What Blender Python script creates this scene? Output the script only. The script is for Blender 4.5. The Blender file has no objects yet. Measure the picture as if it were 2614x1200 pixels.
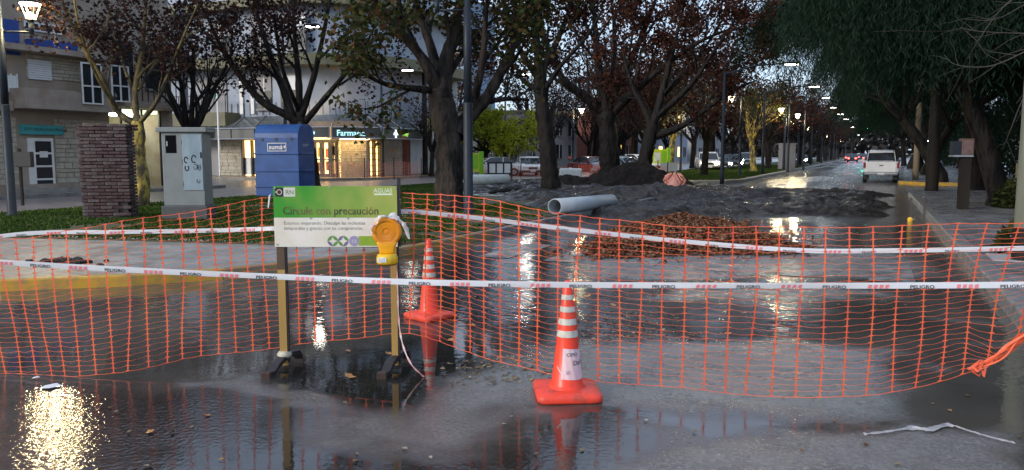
import bpy, math, random
import numpy as np
from math import sin, cos, pi, radians as R
from mathutils import Vector

S = bpy.context.scene
# ------------------------------------------------------------------ camera, sky, sun, exposure
F_PX, CAM_H = 2000.0, 1.5                      # focal length in pixels of a 2614 px wide frame, eye height
PITCH = math.atan(208 / F_PX)
YAW = math.atan((2228 - 1307) / F_PX * cos(PITCH))   # street runs along +Y, the camera looks left of it
cd = bpy.data.cameras.new('camera'); cam = bpy.data.objects.new('camera', cd); S.collection.objects.link(cam)
cd.sensor_width = 36; cd.lens = 36 * F_PX / 2614; cd.clip_start = 0.05; cd.clip_end = 4000
cam.location = (0, 0, CAM_H); cam.rotation_euler = (pi / 2 - PITCH, 0, YAW); S.camera = cam

SUN_EL, SUN_AZ = 20.0, -150.0                    # low dusk glow behind the camera (azimuth clockwise from +Y)
world = bpy.data.worlds.new('World'); S.world = world; world.use_nodes = True
wn = world.node_tree.nodes; wl = world.node_tree.links
for n in list(wn): wn.remove(n)
sky = wn.new('ShaderNodeTexSky'); sky.sky_type = 'NISHITA'; sky.sun_disc = False
sky.sun_elevation = R(SUN_EL); sky.sun_rotation = R(SUN_AZ); sky.air_density = 1.0; sky.dust_density = 1.5; sky.ozone_density = 3.0
bg = wn.new('ShaderNodeBackground'); bg.inputs[1].default_value = 0.10
wo = wn.new('ShaderNodeOutputWorld'); # thin even cloud over the clear-sky colour
cl = wn.new('ShaderNodeMix'); cl.data_type = 'RGBA'; cl.inputs[0].default_value = .70; cl.inputs[7].default_value = (2.9, 3.5, 4.5, 1)
wl.new(sky.outputs[0], cl.inputs[6]); wl.new(cl.outputs[2], bg.inputs[0]); wl.new(bg.outputs[0], wo.inputs[0])
sl = bpy.data.lights.new('sun', 'SUN'); sun = bpy.data.objects.new('sun', sl); S.collection.objects.link(sun)
sl.energy = 0.9; sl.angle = R(16); sl.color = (1.0, 0.93, 0.85)
sun.rotation_euler = (Vector((sin(R(SUN_AZ)) * cos(R(SUN_EL)), cos(R(SUN_AZ)) * cos(R(SUN_EL)), sin(R(SUN_EL))))).to_track_quat('Z', 'Y').to_euler()
vs = S.view_settings; vs.view_transform = 'Standard'; vs.look = 'None'; vs.exposure = 1.45; vs.gamma = 1.0; vs.use_curve_mapping = False
S.render.engine = 'CYCLES'
S.cycles.use_denoising = True; S.cycles.max_bounces = 8; S.cycles.transparent_max_bounces = 12
S.cycles.sample_clamp_indirect = 6.0; S.cycles.caustics_reflective = False; S.cycles.caustics_refractive = False

# ------------------------------------------------------------------ photo geometry helpers (pixels of the 2614x1200 photo -> metres)
FW = np.array([-sin(YAW) * cos(PITCH), cos(YAW) * cos(PITCH), -sin(PITCH)])
RT = np.array([cos(YAW), sin(YAW), 0.0]); UP = np.cross(RT, FW)
def ray(px, py): return FW + RT * (px - 1307) / F_PX - UP * (py - 600) / F_PX
def G(px, py, z=0.0):
    r = ray(px, py); return np.array([0, 0, CAM_H]) + r * ((z - CAM_H) / r[2])
def AT(px, py, d): return np.array([0, 0, CAM_H]) + ray(px, py) * d
def ONX(px, py, X):
    r = ray(px, py); return np.array([0, 0, CAM_H]) + r * (X / r[0])
def ONY(px, py, Y):
    r = ray(px, py); return np.array([0, 0, CAM_H]) + r * (Y / r[1])
def DEP(p): return float((np.array(p) - [0, 0, CAM_H]) @ FW)

# ------------------------------------------------------------------ object helpers
COL = S.collection
def setp(o, label=None, cat=None, group=None, kind=None):
    if label: o['label'] = label
    if cat: o['category'] = cat
    if group: o['group'] = group
    if kind: o['kind'] = kind
    return o
def thing(name, label, cat, loc=(0, 0, 0), rz=0.0, group=None):
    o = bpy.data.objects.new(name, None); COL.objects.link(o); o.empty_display_size = .2
    o.location = tuple(float(c) for c in loc); o.rotation_euler = (0, 0, rz)
    return setp(o, label, cat, group)
def copy_tree(o, parent=None):
    c = o.copy(); COL.objects.link(c); c.parent = parent
    for ch in list(o.children): copy_tree(ch, c)
    return c
class MB:
    def __init__(s): s.v = []; s.f = []
    def add(s, vs_, fs):
        b = len(s.v); s.v += [tuple(map(float, p)) for p in vs_]; s.f += [tuple(i + b for i in f) for f in fs]; return s
    def box(s, x0, y0, z0, x1, y1, z1, bev=0.0):
        if bev <= 0:
            return s.add([(x0,y0,z0),(x1,y0,z0),(x1,y1,z0),(x0,y1,z0),(x0,y0,z1),(x1,y0,z1),(x1,y1,z1),(x0,y1,z1)],
                  [(3,2,1,0),(4,5,6,7),(0,1,5,4),(1,2,6,5),(2,3,7,6),(3,0,4,7)])
        b = min(bev, (x1-x0)*.49, (y1-y0)*.49, (z1-z0)*.49)
        def ring(z, i):
            return [(x0+i+b,y0+i,z),(x1-i-b,y0+i,z),(x1-i,y0+i+b,z),(x1-i,y1-i-b,z),(x1-i-b,y1-i,z),(x0+i+b,y1-i,z),(x0+i,y1-i-b,z),(x0+i,y0+i+b,z)]
        return s.loft([ring(z0, b*.6), ring(z0+b, 0), ring(z1-b, 0), ring(z1, b*.6)])
    def loft(s, rings, closed=True, caps=True):
        n = len(rings[0]); b = len(s.v)
        for r in rings: s.v += [tuple(map(float, p)) for p in r]
        for k in range(len(rings)-1):
            for i in range(n if closed else n-1):
                j = (i+1) % n
                s.f.append((b+k*n+i, b+k*n+j, b+(k+1)*n+j, b+(k+1)*n+i))
        if caps:
            s.f.append(tuple(b+i for i in reversed(range(n)))); s.f.append(tuple(b+(len(rings)-1)*n+i for i in range(n)))
        return s
    def tube(s, path, rad, n=8, caps=True, ridge=0.0, rnd=None):
        pts = [np.array(p, float) for p in path]
        if not hasattr(rad, '__len__'): rad = [rad]*len(pts)
        t0 = pts[1]-pts[0]; t0 = t0/(np.linalg.norm(t0)+1e-9)
        a = np.cross(t0, [0,0,1]) if abs(t0[2]) < .9 else np.cross(t0, [1,0,0])
        a = a/np.linalg.norm(a); rings = []
        for k, p in enumerate(pts):
            t = pts[min(k+1,len(pts)-1)]-pts[max(k-1,0)]; t = t/(np.linalg.norm(t)+1e-9)
            a = a-t*(a@t); a = a/(np.linalg.norm(a)+1e-9); c = np.cross(t, a)
            if ridge and k % 5 == 0: rf = [1+ridge*rnd.uniform(-1,1) for _ in range(n)] if k == 0 else [q_*.55+.45*(1+ridge*rnd.uniform(-1,1)) for q_ in rf]
            rings.append([p+rad[k]*(rf[i]*(1+.35*ridge*rnd.uniform(-1,1)) if ridge else 1)*(a*cos(2*pi*i/n)+c*sin(2*pi*i/n)) for i in range(n)])
        return s.loft(rings, True, caps)
    def cyl(s, x, y, z0, z1, r0, r1=None, n=16): return s.tube([(x,y,z0),(x,y,z1)], [r0, r0 if r1 is None else r1], n)
    def lathe(s, prof, n=24, x=0, y=0, caps=True):
        return s.loft([[(x+r*cos(2*pi*i/n), y+r*sin(2*pi*i/n), z) for i in range(n)] for r, z in prof], True, caps)
    def prism(s, poly, z0, z1):
        return s.loft([[(p[0],p[1],z0) for p in poly], [(p[0],p[1],z1) for p in poly]])
    def quad(s, a, b, c, d): return s.add([a,b,c,d], [(0,1,2,3)])
    def strip(s, path, w, updir=(0,0,1), thick=0.0):
        """ribbon along path, width along updir"""
        u = np.array(updir, float); p = [np.array(q, float) for q in path]; ww = w if hasattr(w, '__len__') else [w]*len(p)
        b = len(s.v)
        for q, wi in zip(p, ww): s.v += [tuple(q-u*wi/2), tuple(q+u*wi/2)]
        for k in range(len(p)-1): s.f.append((b+2*k, b+2*k+2, b+2*k+3, b+2*k+1))
        return s
    def build(s, name, mat, parent=None, smooth=False, off=None, **kw):
        vs_ = s.v if off is None else [(p[0]-off[0], p[1]-off[1], p[2]-off[2]) for p in s.v]
        me = bpy.data.meshes.new(name); me.from_pydata(vs_, [], s.f)
        if smooth: me.polygons.foreach_set('use_smooth', [True]*len(me.polygons))
        me.materials.append(mat); me.update()
        o = bpy.data.objects.new(name, me); COL.objects.link(o); o.parent = parent
        return setp(o, **kw)
def np_mesh(name, V, Fc, mat, parent=None, smooth=False, **kw):
    V = np.asarray(V, np.float32); Fc = np.asarray(Fc, np.int32); k = Fc.shape[1]
    me = bpy.data.meshes.new(name); me.vertices.add(len(V)); me.vertices.foreach_set('co', V.ravel())
    me.loops.add(Fc.size); me.loops.foreach_set('vertex_index', Fc.ravel()); me.polygons.add(len(Fc))
    me.polygons.foreach_set('loop_start', np.arange(0, Fc.size, k, dtype=np.int32))
    if smooth: me.polygons.foreach_set('use_smooth', np.ones(len(Fc), bool))
    me.materials.append(mat); me.update(calc_edges=True); me.validate()
    o = bpy.data.objects.new(name, me); COL.objects.link(o); o.parent = parent
    return setp(o, **kw)
def bevel(o, w, seg=2):
    m = o.modifiers.new('bevel', 'BEVEL'); m.width = w; m.segments = seg; m.limit_method = 'ANGLE'; m.angle_limit = R(40); return o
def txt(s, size, mat, parent, name, fn, align='LEFT', ext=0.0, bold=False, sx=1.0):
    """flat lettering; fn maps text-plane (x, y) to local xyz"""
    cu = bpy.data.curves.new('t', 'FONT'); cu.body = s; cu.size = size; cu.align_x = align
    cu.resolution_u = 3
    if bold: cu.offset = size*.018
    t = bpy.data.objects.new('t', cu); COL.objects.link(t); bpy.context.view_layer.update()
    me = bpy.data.meshes.new_from_object(t.evaluated_get(bpy.context.evaluated_depsgraph_get()))
    bpy.data.objects.remove(t)
    me.name = name; me.materials.clear(); me.materials.append(mat)
    for v in me.vertices: v.co = fn(v.co.x*sx, v.co.y)
    o = bpy.data.objects.new(name, me); COL.objects.link(o); o.parent = parent
    return o

# ------------------------------------------------------------------ smooth noise for terrain
def vnoise(x, y, seed=0):
    x = np.asarray(x, float); y = np.asarray(y, float); xi = np.floor(x).astype(np.int64); yi = np.floor(y).astype(np.int64)
    fx = x-xi; fy = y-yi; fx = fx*fx*(3-2*fx); fy = fy*fy*(3-2*fy)
    def h(a, b):
        n = (a*374761393 + b*668265263 + seed*1274126177) & 0x7fffffff
        n = ((n ^ (n >> 13))*1274126177) & 0x7fffffff
        return ((n ^ (n >> 16)) & 0xffff)/65535.0
    return (h(xi,yi)*(1-fx)+h(xi+1,yi)*fx)*(1-fy)+(h(xi,yi+1)*(1-fx)+h(xi+1,yi+1)*fx)*fy
def fbm(x, y, seed=0, o=4):
    a, t, s_ = .5, 0, 0
    for k in range(o): t = t+a*vnoise(x*2**k, y*2**k, seed+k*17); s_ += a; a *= .5
    return t/s_
def sdf_poly(x, y, poly):
    """signed distance, positive inside"""
    d = np.full(np.shape(x), 1e9); ins = np.zeros(np.shape(x), bool); n = len(poly)
    for i in range(n):
        ax, ay = poly[i][:2]; bx, by = poly[(i+1) % n][:2]; ex, ey = bx-ax, by-ay; wx, wy = x-ax, y-ay
        t = np.clip((wx*ex+wy*ey)/(ex*ex+ey*ey+1e-12), 0, 1); d = np.minimum(d, np.hypot(wx-ex*t, wy-ey*t))
        c = ((ay > y) != (by > y)) & (x < (bx-ax)*(y-ay)/(by-ay+1e-12)+ax); ins ^= c
    return np.where(ins, d, -d)
def sstep(a, b, x):
    t = np.clip((x-a)/(b-a), 0, 1); return t*t*(3-2*t)

# ------------------------------------------------------------------ materials
def mat(name, c, c2=None, sc=6.0, rough=.6, rough2=None, metal=0.0, bump=0.0, bsc=40.0, ior=1.45, emit=None, es=0.0, detail=5,
        lo=.35, hi=.65, stretch=(1,1,1), island=None, transl=0.0, spec=.5, coat=0.0, alpha=1.0, trans=0.0):
    m = bpy.data.materials.new(name); m.use_nodes = True; nt = m.node_tree; N, L = nt.nodes, nt.links
    b = N['Principled BSDF']; b.inputs['Base Color'].default_value = (*c, 1); b.inputs['Roughness'].default_value = rough
    b.inputs['Metallic'].default_value = metal; b.inputs['IOR'].default_value = ior
    b.inputs['Specular IOR Level'].default_value = spec; b.inputs['Coat Weight'].default_value = coat; b.inputs['Coat Roughness'].default_value = .08
    b.inputs['Alpha'].default_value = alpha; b.inputs['Transmission Weight'].default_value = trans
    co = N.new('ShaderNodeTexCoord'); mp = N.new('ShaderNodeMapping'); mp.inputs['Scale'].default_value = stretch
    L.new(co.outputs['Object'], mp.inputs[0])
    if c2 is not None or rough2 is not None:
        nz = N.new('ShaderNodeTexNoise'); nz.inputs['Scale'].default_value = sc; nz.inputs['Detail'].default_value = detail; nz.inputs['Roughness'].default_value = .62
        L.new(mp.outputs[0], nz.inputs['Vector'])
        mr = N.new('ShaderNodeMapRange'); mr.inputs[1].default_value = lo; mr.inputs[2].default_value = hi; L.new(nz.outputs['Fac'], mr.inputs[0])
        if c2 is not None:
            mx = N.new('ShaderNodeMix'); mx.data_type = 'RGBA'; mx.inputs[6].default_value = (*c, 1); mx.inputs[7].default_value = (*c2, 1)
            L.new(mr.outputs[0], mx.inputs[0]); L.new(mx.outputs[2], b.inputs['Base Color'])
        if rough2 is not None:
            m2 = N.new('ShaderNodeMapRange'); m2.inputs[3].default_value = rough; m2.inputs[4].default_value = rough2
            L.new(mr.outputs[0], m2.inputs[0]); L.new(m2.outputs[0], b.inputs['Roughness'])
    if island:
        g = N.new('ShaderNodeNewGeometry'); cr = N.new('ShaderNodeValToRGB'); cr.color_ramp.interpolation = 'LINEAR'
        el = cr.color_ramp.elements
        while len(el) < len(island): el.new(.5)
        for k, cc in enumerate(island): el[k].position = k/(len(island)-1); el[k].color = (*cc, 1)
        L.new(g.outputs['Random Per Island'], cr.inputs[0]); L.new(cr.outputs[0], b.inputs['Base Color'])
        if transl > 0:
            tr = N.new('ShaderNodeBsdfTranslucent'); L.new(cr.outputs[0], tr.inputs[0]); ms = N.new('ShaderNodeMixShader'); ms.inputs[0].default_value = transl
            L.new(b.outputs[0], ms.inputs[1]); L.new(tr.outputs[0], ms.inputs[2]); L.new(ms.outputs[0], N['Material Output'].inputs[0])
    elif transl > 0:
        tr = N.new('ShaderNodeBsdfTranslucent'); tr.inputs[0].default_value = (*c, 1); ms = N.new('ShaderNodeMixShader'); ms.inputs[0].default_value = transl
        L.new(b.outputs[0], ms.inputs[1]); L.new(tr.outputs[0], ms.inputs[2]); L.new(ms.outputs[0], N['Material Output'].inputs[0])
    if bump > 0:
        bz = N.new('ShaderNodeTexNoise'); bz.inputs['Scale'].default_value = bsc; bz.inputs['Detail'].default_value = 4; L.new(mp.outputs[0], bz.inputs['Vector'])
        bp = N.new('ShaderNodeBump'); bp.inputs['Strength'].default_value = 1; bp.inputs['Distance'].default_value = bump
        L.new(bz.outputs['Fac'], bp.inputs['Height']); L.new(bp.outputs[0], b.inputs['Normal'])
    if emit: b.inputs['Emission Color'].default_value = (*emit, 1); b.inputs['Emission Strength'].default_value = es
    return m
def lamp_light(parent, loc, energy, color, radius=.08):
    l = bpy.data.lights.new('lamp_light', 'POINT'); l.energy = energy; l.color = color; l.shadow_soft_size = radius
    o = bpy.data.objects.new('lamp_light', l); COL.objects.link(o); o.location = loc; o.parent = parent; return o
# ------------------------------------------------------------------ setting: ground, flooded road, medians, pavements
def ground_mat(name, kind):
    """wet road surface: attribute 'dry' blends standing water -> wet asphalt, 'film' adds the fine broken water film"""
    m = bpy.data.materials.new(name); m.use_nodes = True; nt = m.node_tree; N, L = nt.nodes, nt.links; b = N['Principled BSDF']
    tc = N.new('ShaderNodeTexCoord')
    def noise(sc, det=4, st=(1,1,1), rough=.55):
        mp = N.new('ShaderNodeMapping'); mp.inputs['Scale'].default_value = st; L.new(tc.outputs['Object'], mp.inputs[0])
        n = N.new('ShaderNodeTexNoise'); n.inputs['Scale'].default_value = sc; n.inputs['Detail'].default_value = det; n.inputs['Roughness'].default_value = rough
        L.new(mp.outputs[0], n.inputs['Vector']); return n.outputs['Fac']
    def mth(op, a, c, clamp=False):
        n = N.new('ShaderNodeMath'); n.operation = op; n.use_clamp = clamp
        for i, q in enumerate((a, c)):
            if isinstance(q, (int, float)): n.inputs[i].default_value = q
            else: L.new(q, n.inputs[i])
        return n.outputs[0]
    def mixc(f, a, c):
        n = N.new('ShaderNodeMix'); n.data_type = 'RGBA'
        for i, q in ((0, f), (6, a), (7, c)):
            if isinstance(q, tuple): n.inputs[i].default_value = (*q, 1)
            else: L.new(q, n.inputs[i])
        return n.outputs[2]
    def mr(v, a, c, d, e):
        n = N.new('ShaderNodeMapRange'); L.new(v, n.inputs[0])
        for i, q in enumerate((a, c, d, e)): n.inputs[i+1].default_value = q
        return n.outputs[0]
    at = N.new('ShaderNodeAttribute'); at.attribute_name = 'dry'; dry = at.outputs['Fac']
    af = N.new('ShaderNodeAttribute'); af.attribute_name = 'film'; film = af.outputs['Fac']
    big = noise(.7, 5); mid = noise(5, 5); agg = noise(38, 4, rough=.8); agg2 = noise(260, 2)
    asp = mixc(mr(mid, .35, .65, 0, 1), (.120,.118,.116), (.175,.171,.166))
    asp = mixc(mr(agg, .47, .64, 0, .9), asp, (.31,.305,.295))
    asp = mixc(mr(big, .5, .68, 0, .6), asp, (.115,.104,.092))
    asp = mixc(mr(noise(27, 2), .62, .70, 0, .6), asp, (.035,.032,.030))
    wat = mixc(mr(big, .4, .62, 0, 1), (.055,.049,.043), (.095,.084,.072))
    wat = mixc(mr(noise(1.5, 4, (.35,1.3,1)), .60, .70, 0, .55), wat, (.17,.165,.155))
    asi = N.new('ShaderNodeAttribute'); asi.attribute_name = 'silt'; wat = mixc(asi.outputs['Fac'], (.012,.0115,.010), wat)
    col = mixc(dry, wat, asp); L.new(col, b.inputs['Base Color'])
    ra = mr(mid, .3, .7, .24, .42)
    rw = mth('ADD', .012, mth('MULTIPLY', film, .03))
    n = N.new('ShaderNodeMix'); L.new(dry, n.inputs[0]); L.new(rw, n.inputs[2]); L.new(ra, n.inputs[3]); L.new(n.outputs[0], b.inputs['Roughness'])
    b.inputs['IOR'].default_value = 1.5
    # ripples (metres of height), damped where the asphalt stands out of the water
    rip = mth('ADD', mth('MULTIPLY', noise(2.6, 3, (1,1.7,1)), .010), mth('MULTIPLY', noise(10, 3, (1,1.6,1)), .0050))
    aw = N.new('ShaderNodeAttribute'); aw.attribute_name = 'wave'; calm = mth('MULTIPLY', aw.outputs['Fac'], mr(noise(.45, 2), .38, .58, .35, 1.0))
    rip = mth('MULTIPLY', mth('MULTIPLY', rip, calm), mth('SUBTRACT', 1.0, dry))
    fil = mth('MULTIPLY', film, mth('ADD', mth('MULTIPLY', noise(30, 2), .0030), mth('MULTIPLY', agg, .00035)))
    grain = mth('MULTIPLY', dry, mth('ADD', mth('MULTIPLY', agg, .0085), mth('MULTIPLY', agg2, .0008)))
    h = mth('ADD', mth('ADD', rip, fil), grain)
    bp = N.new('ShaderNodeBump'); bp.inputs['Distance'].default_value = 1.0; bp.inputs['Strength'].default_value = 1.0
    L.new(h, bp.inputs['Height']); L.new(bp.outputs[0], b.inputs['Normal'])
    return m
M_road = ground_mat('wet_road', 'road')

MB().add([(-1500,-300,-.05),(1500,-300,-.05),(1500,2500,-.05),(-1500,2500,-.05)], [(0,1,2,3)]).build('ground', mat('far_ground', (.06,.058,.055), (.09,.085,.08), 1.0, .5), kind='structure')

mudpoly = [(-14.5,24.5),(-11,21.5),(-8.5,18.6),(-6.4,16.4),(-4.4,17.2),(-2.6,18.6),(-.4,19.4),(1.0,20.4),(1.15,33),(-1,35.5),(-5,36.5),(-9,36.8),(-14,36),(-16.5,31)]
def pxpoly(pts): return [tuple(G(*p)[:2]) for p in pts]
def build_road():
    xs = np.concatenate([np.linspace(-75,-24,18), np.linspace(-22,-10,40), np.arange(-9.9,3.6,.06), np.linspace(3.7,16,14)])
    ys = np.concatenate([np.linspace(-6,1.4,10), np.arange(1.5,15,.06), np.linspace(15.1,30,110), np.linspace(31,60,40), np.linspace(64,420,40)])
    X, Y = np.meshgrid(xs, ys); nx, ny = len(xs), len(ys)
    wx = X+.9*(fbm(X*.9, Y*.9, 3)-.5)+.45*(fbm(X*4, Y*4, 5)-.5); wy = Y+.9*(fbm(X*.9+9, Y*.9, 4)-.5)+.45*(fbm(X*4, Y*4+7, 6)-.5)
    dry = np.zeros_like(X)
    for poly, soft, amt in [
        (pxpoly([(1230,955),(1330,900),(1480,882),(1900,872),(2280,880),(2330,950),(2260,1010),(2280,1068),(2050,1072),(1800,1056),(1600,1042),(1450,1032),(1330,1036),(1060,1060)]), .26, .95),
        (pxpoly([(1700,1135),(2300,1125),(2614,1145),(2700,1300),(1900,1300),(1750,1180)]), .2, .75),
        (pxpoly([(1480,642),(1640,636),(2100,634),(2330,650),(2390,705),(2000,712),(1700,716),(1500,706)]), .3, .95),
        (pxpoly([(1700,742),(2250,736),(2300,758),(1900,770),(1650,766)]), .25, .8),
        (pxpoly([(430,985),(620,985),(1010,1005),(1020,1050),(700,1035)]), .16, .45),
        (pxpoly([(560,1085),(900,1060),(1250,1110),(1250,1200),(800,1150)]), .15, .5)]:
        dry = np.maximum(dry, amt*sstep(-soft, soft, sdf_poly(wx, wy, poly)))
    far = (1-sstep(-.5,1.0,sdf_poly(X, Y, mudpoly)))*sstep(17, 21, Y)*sstep(-6.5,-5.9,X)*(.45+.4*sstep(.4,.6,fbm(X*.5, Y*.12, 9)))
    left = sstep(-17,-19,X); behind = sstep(2.6, 1.8, Y)*.5
    dry = np.clip(np.maximum.reduce([dry, far, left*.7, behind]), 0, 1)
    dry *= (.72+.5*fbm(X*3.1, Y*3.1, 21))
    film = np.clip(sstep(.45,.62,fbm(X*.6, Y*.6, 31)), 0, 1)*.12
    film = np.maximum(film, sstep(-.4,.5, sdf_poly(wx, wy, pxpoly([(-150,1000),(420,1000),(520,1110),(300,1300),(-150,1300)]))))
    film = np.maximum(film, .35*sstep(-.3,.4, sdf_poly(wx, wy, pxpoly([(1000,1090),(1300,1100),(2700,1120),(2700,1300),(1000,1300)]))))
    silt = 1-.9*sstep(-.1,.35,sdf_poly(X+.25*(wx-X), Y+.25*(wy-Y), pxpoly([(620,945),(800,905),(1000,862),(1080,830),(1275,885),(1275,940),(1130,1052),(1040,1072),(880,1070),(640,1010)])))
    silt = np.minimum(silt, 1-.75*sstep(-.2,.5,sdf_poly(wx, wy, pxpoly([(1000,650),(1440,640),(1440,860),(1260,880),(1000,830)]))))
    silt = np.minimum(silt, 1-.9*sstep(-.2,.5,sdf_poly(wx, wy, pxpoly([(-150,985),(560,1000),(1000,1075),(1300,1048),(1700,1062),(1750,1300),(-150,1300)]))))
    dry = dry*np.clip(silt*1.6-.3, 0, 1)
    z = np.where(dry > .3, .002*dry, 0)
    V = np.stack([X.ravel(), Y.ravel(), z.ravel()], 1); idx = np.arange(nx*ny).reshape(ny, nx)
    Fc = np.stack([idx[:-1,:-1].ravel(), idx[:-1,1:].ravel(), idx[1:,1:].ravel(), idx[1:,:-1].ravel()], 1)
    o = np_mesh('road', V, Fc, M_road, None, True, kind='structure')
    wave = .11+.89*np.maximum(sstep(5.2,6.6,Y+.12*X), .7*sstep(-4.0,-5.0,X+.3*(Y-5))*sstep(4.1,4.7,Y))
    for nm, arr in (('dry', dry), ('film', film), ('wave', wave), ('silt', silt)):
        a = o.data.attributes.new(nm, 'FLOAT', 'POINT'); a.data.foreach_set('value', arr.ravel().astype(np.float32))
build_road()

M_conc = mat('wet_concrete', (.20,.195,.18), (.30,.29,.265), 3.0, .30, .5, bump=.002, bsc=90)
M_pave = mat('paving', (.13,.125,.12), (.21,.20,.19), 2.2, .22, .42, bump=.0015, bsc=60)
M_yel = mat('yellow_kerb_paint', (.50,.28,.02), (.24,.17,.07), 5.0, .35, .55, bump=.0015, bsc=60, lo=.42, hi=.68)
M_yel2 = mat('worn_yellow_kerb_paint', (.30,.19,.05), (.17,.15,.12), 3.0, .35, .55, bump=.0015, bsc=60, lo=.40, hi=.60)
M_kerb = mat('kerb_concrete', (.22,.215,.20), (.12,.115,.11), 8.0, .35, .55, bump=.0015, bsc=60)
M_soil = mat('lawn_soil', (.045,.060,.022), (.060,.048,.030), 5.0, .8, bump=.01, bsc=30)
M_mud = mat('wet_mud', (.030,.021,.014), (.014,.010,.007), 3.5, .14, .65, spec=.3, bump=.05, bsc=14, lo=.38, hi=.62)

def slab(name, poly, z0, z1, m, **kw): return MB().prism(poly, z0, z1).build(name, m, **kw)
def kerb_line(name, pts, w, z0, z1, m, side=1):
    """kerb of width w laid along pts, inside to the left of travel (side=1)"""
    P = [np.array(p[:2]) for p in pts]; inn = []
    for k in range(len(P)):
        t = P[min(k+1,len(P)-1)]-P[max(k-1,0)]; t = t/np.linalg.norm(t); inn.append(P[k]+side*w*np.array([-t[1], t[0]]))
    b = MB(); b.loft([[(*P[k],z0),(*(P[k]+.015*(inn[k]-P[k])/w),z1),(*inn[k],z1),(*inn[k],z0)] for k in range(len(P))])
    return bevel(b.build(name, m, kind='structure'), .02, 2)

MZ = .13
def unit_(c, p): v = np.array(c, float)-np.array(p, float); return v/np.linalg.norm(v)
tip = [(-6.15,10.2),(-6.28,9.0),(-6.6,7.9),(-7.0,7.0),(-7.6,6.2),(-8.6,5.35),(-10.2,4.75),(-12.2,4.5),(-14.6,4.8),(-16.6,5.7),(-17.9,7.3),(-18.3,9.4)]
med = [(-6.15,36.0)]+tip+[(-18.3,36.0),(-17.5,37.2),(-16,37.6),(-8.4,37.6),(-6.9,37.2)]
ins = [np.array(p)+.10*unit_((-12.2,20),p) for p in med]
slab('median', [tuple(p) for p in ins], -.04, MZ-.012, M_conc, kind='structure')
kerb_line('kerb', [(-6.15,12.7),(-6.15,11.4)]+tip[:4], .16, -.03, MZ, M_yel2, side=-1)
kerb_line('kerb', tip[3:], .16, -.03, MZ-.004, M_yel, side=-1)
kerb_line('kerb', [(-6.15,36.0)]+[(-6.15,y) for y in (30,24,18,12.71)], .16, -.03, MZ, M_kerb, side=-1)
kerb_line('kerb', [(-18.3,9.41),(-18.3,20),(-18.3,36)], .16, -.03, MZ, M_kerb, side=-1)
# the two joints and light seams of the concrete apron
lawn = [(-6.33,36),(-6.33,10.4),(-6.55,9.62),(-8.27,9.22),(-10.9,8.67),(-13.05,8.17),(-15.5,8.0),(-17.6,8.6),(-18.1,9.6),(-18.1,36),(-16,37.3),(-8.4,37.3)]
slab('lawn', lawn, 0, MZ+.01, M_soil, kind='structure')
MB().prism([(-8.4,9.32),(-8.4,9.42),(-13.0,8.44),(-13.0,8.34)],0,MZ+.016).build('lawn_edging', mat('edging',(.42,.40,.33),(.30,.28,.22),5,.5), kind='structure')
# walkways crossing the lawn (brick-coloured path past the cabinet, path by the bin)
slab('path', [(-11.2,13.2),(-9.0,14.2),(-9.0,15.4),(-17.9,16.4),(-17.9,15.2)], 0, MZ+.02, M_pave, kind='structure')
slab('path', [(-12.5,22.5),(-8.2,23.2),(-8.2,24.4),(-17.9,26.6),(-17.9,24.6)], 0, MZ+.02, M_conc, kind='structure')

# far median beyond the crossover, running to the vanishing point
fm = [(-6.15,43.2),(-6.8,41.0),(-8.0,40.0),(-10,39.7),(-15.5,41),(-17.6,43.5),(-18.3,47),(-18.3,400),(-6.15,400)]
slab('median', fm, -.04, MZ, M_conc, kind='structure')
kerb_line('kerb', [(-6.15,43.2),(-6.8,41.0),(-8.0,40.0),(-10,39.7)], .2, -.03, MZ+.01, M_yel, side=-1)
kerb_line('kerb', [(-6.15,400),(-6.15,120),(-6.15,60),(-6.15,43.21)], .2, -.03, MZ+.01, M_kerb, side=-1)
slab('lawn', [(-6.5,43.5),(-7.2,41.6),(-8.4,40.7),(-10.5,41.5),(-14,52),(-14,400),(-6.5,400)], 0, MZ+.02, M_soil, kind='structure')
slab('path', [(-10.7,41.2),(-14.6,41.8),(-17.2,44.5),(-17.8,400),(-14.3,400),(-14.3,52)], 0, MZ+.025, mat('far_path',(.22,.20,.19),(.30,.28,.26),2,.18,.4), kind='structure')

# opposite carriageway and the pavements in front of the buildings
slab('side_road', [(-25.5,-20),(-18.5,-20),(-18.5,420),(-25.5,420)], -.02, .006, mat('pinkish_road',(.17,.145,.14),(.24,.21,.20),1.4,.28,.45,bump=.001,bsc=80), kind='structure')
slab('pavement', [(-25.5,-20),(-25.5,25.8),(-27.05,25.8),(-60,25.8),(-60,-20)], -.04, .13, M_pave, kind='structure')
kerb_line('kerb', [(-25.5,-20),(-25.5,25.8)], .2, -.03, .14, M_kerb, side=1)
slab('pavement', [(-60,34.4),(-28.4,34.4),(-25.6,37.4),(-25.6,420),(-60,420)], -.04, .13, M_pave, kind='structure')
kerb_line('kerb', [(-45,34.4),(-28.4,34.4),(-25.6,37.4),(-25.6,52)], .22, -.03, .14, M_yel, side=1)
kerb_line('kerb', [(-25.6,52.01),(-25.6,420)], .22, -.03, .14, M_kerb, side=1)

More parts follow.
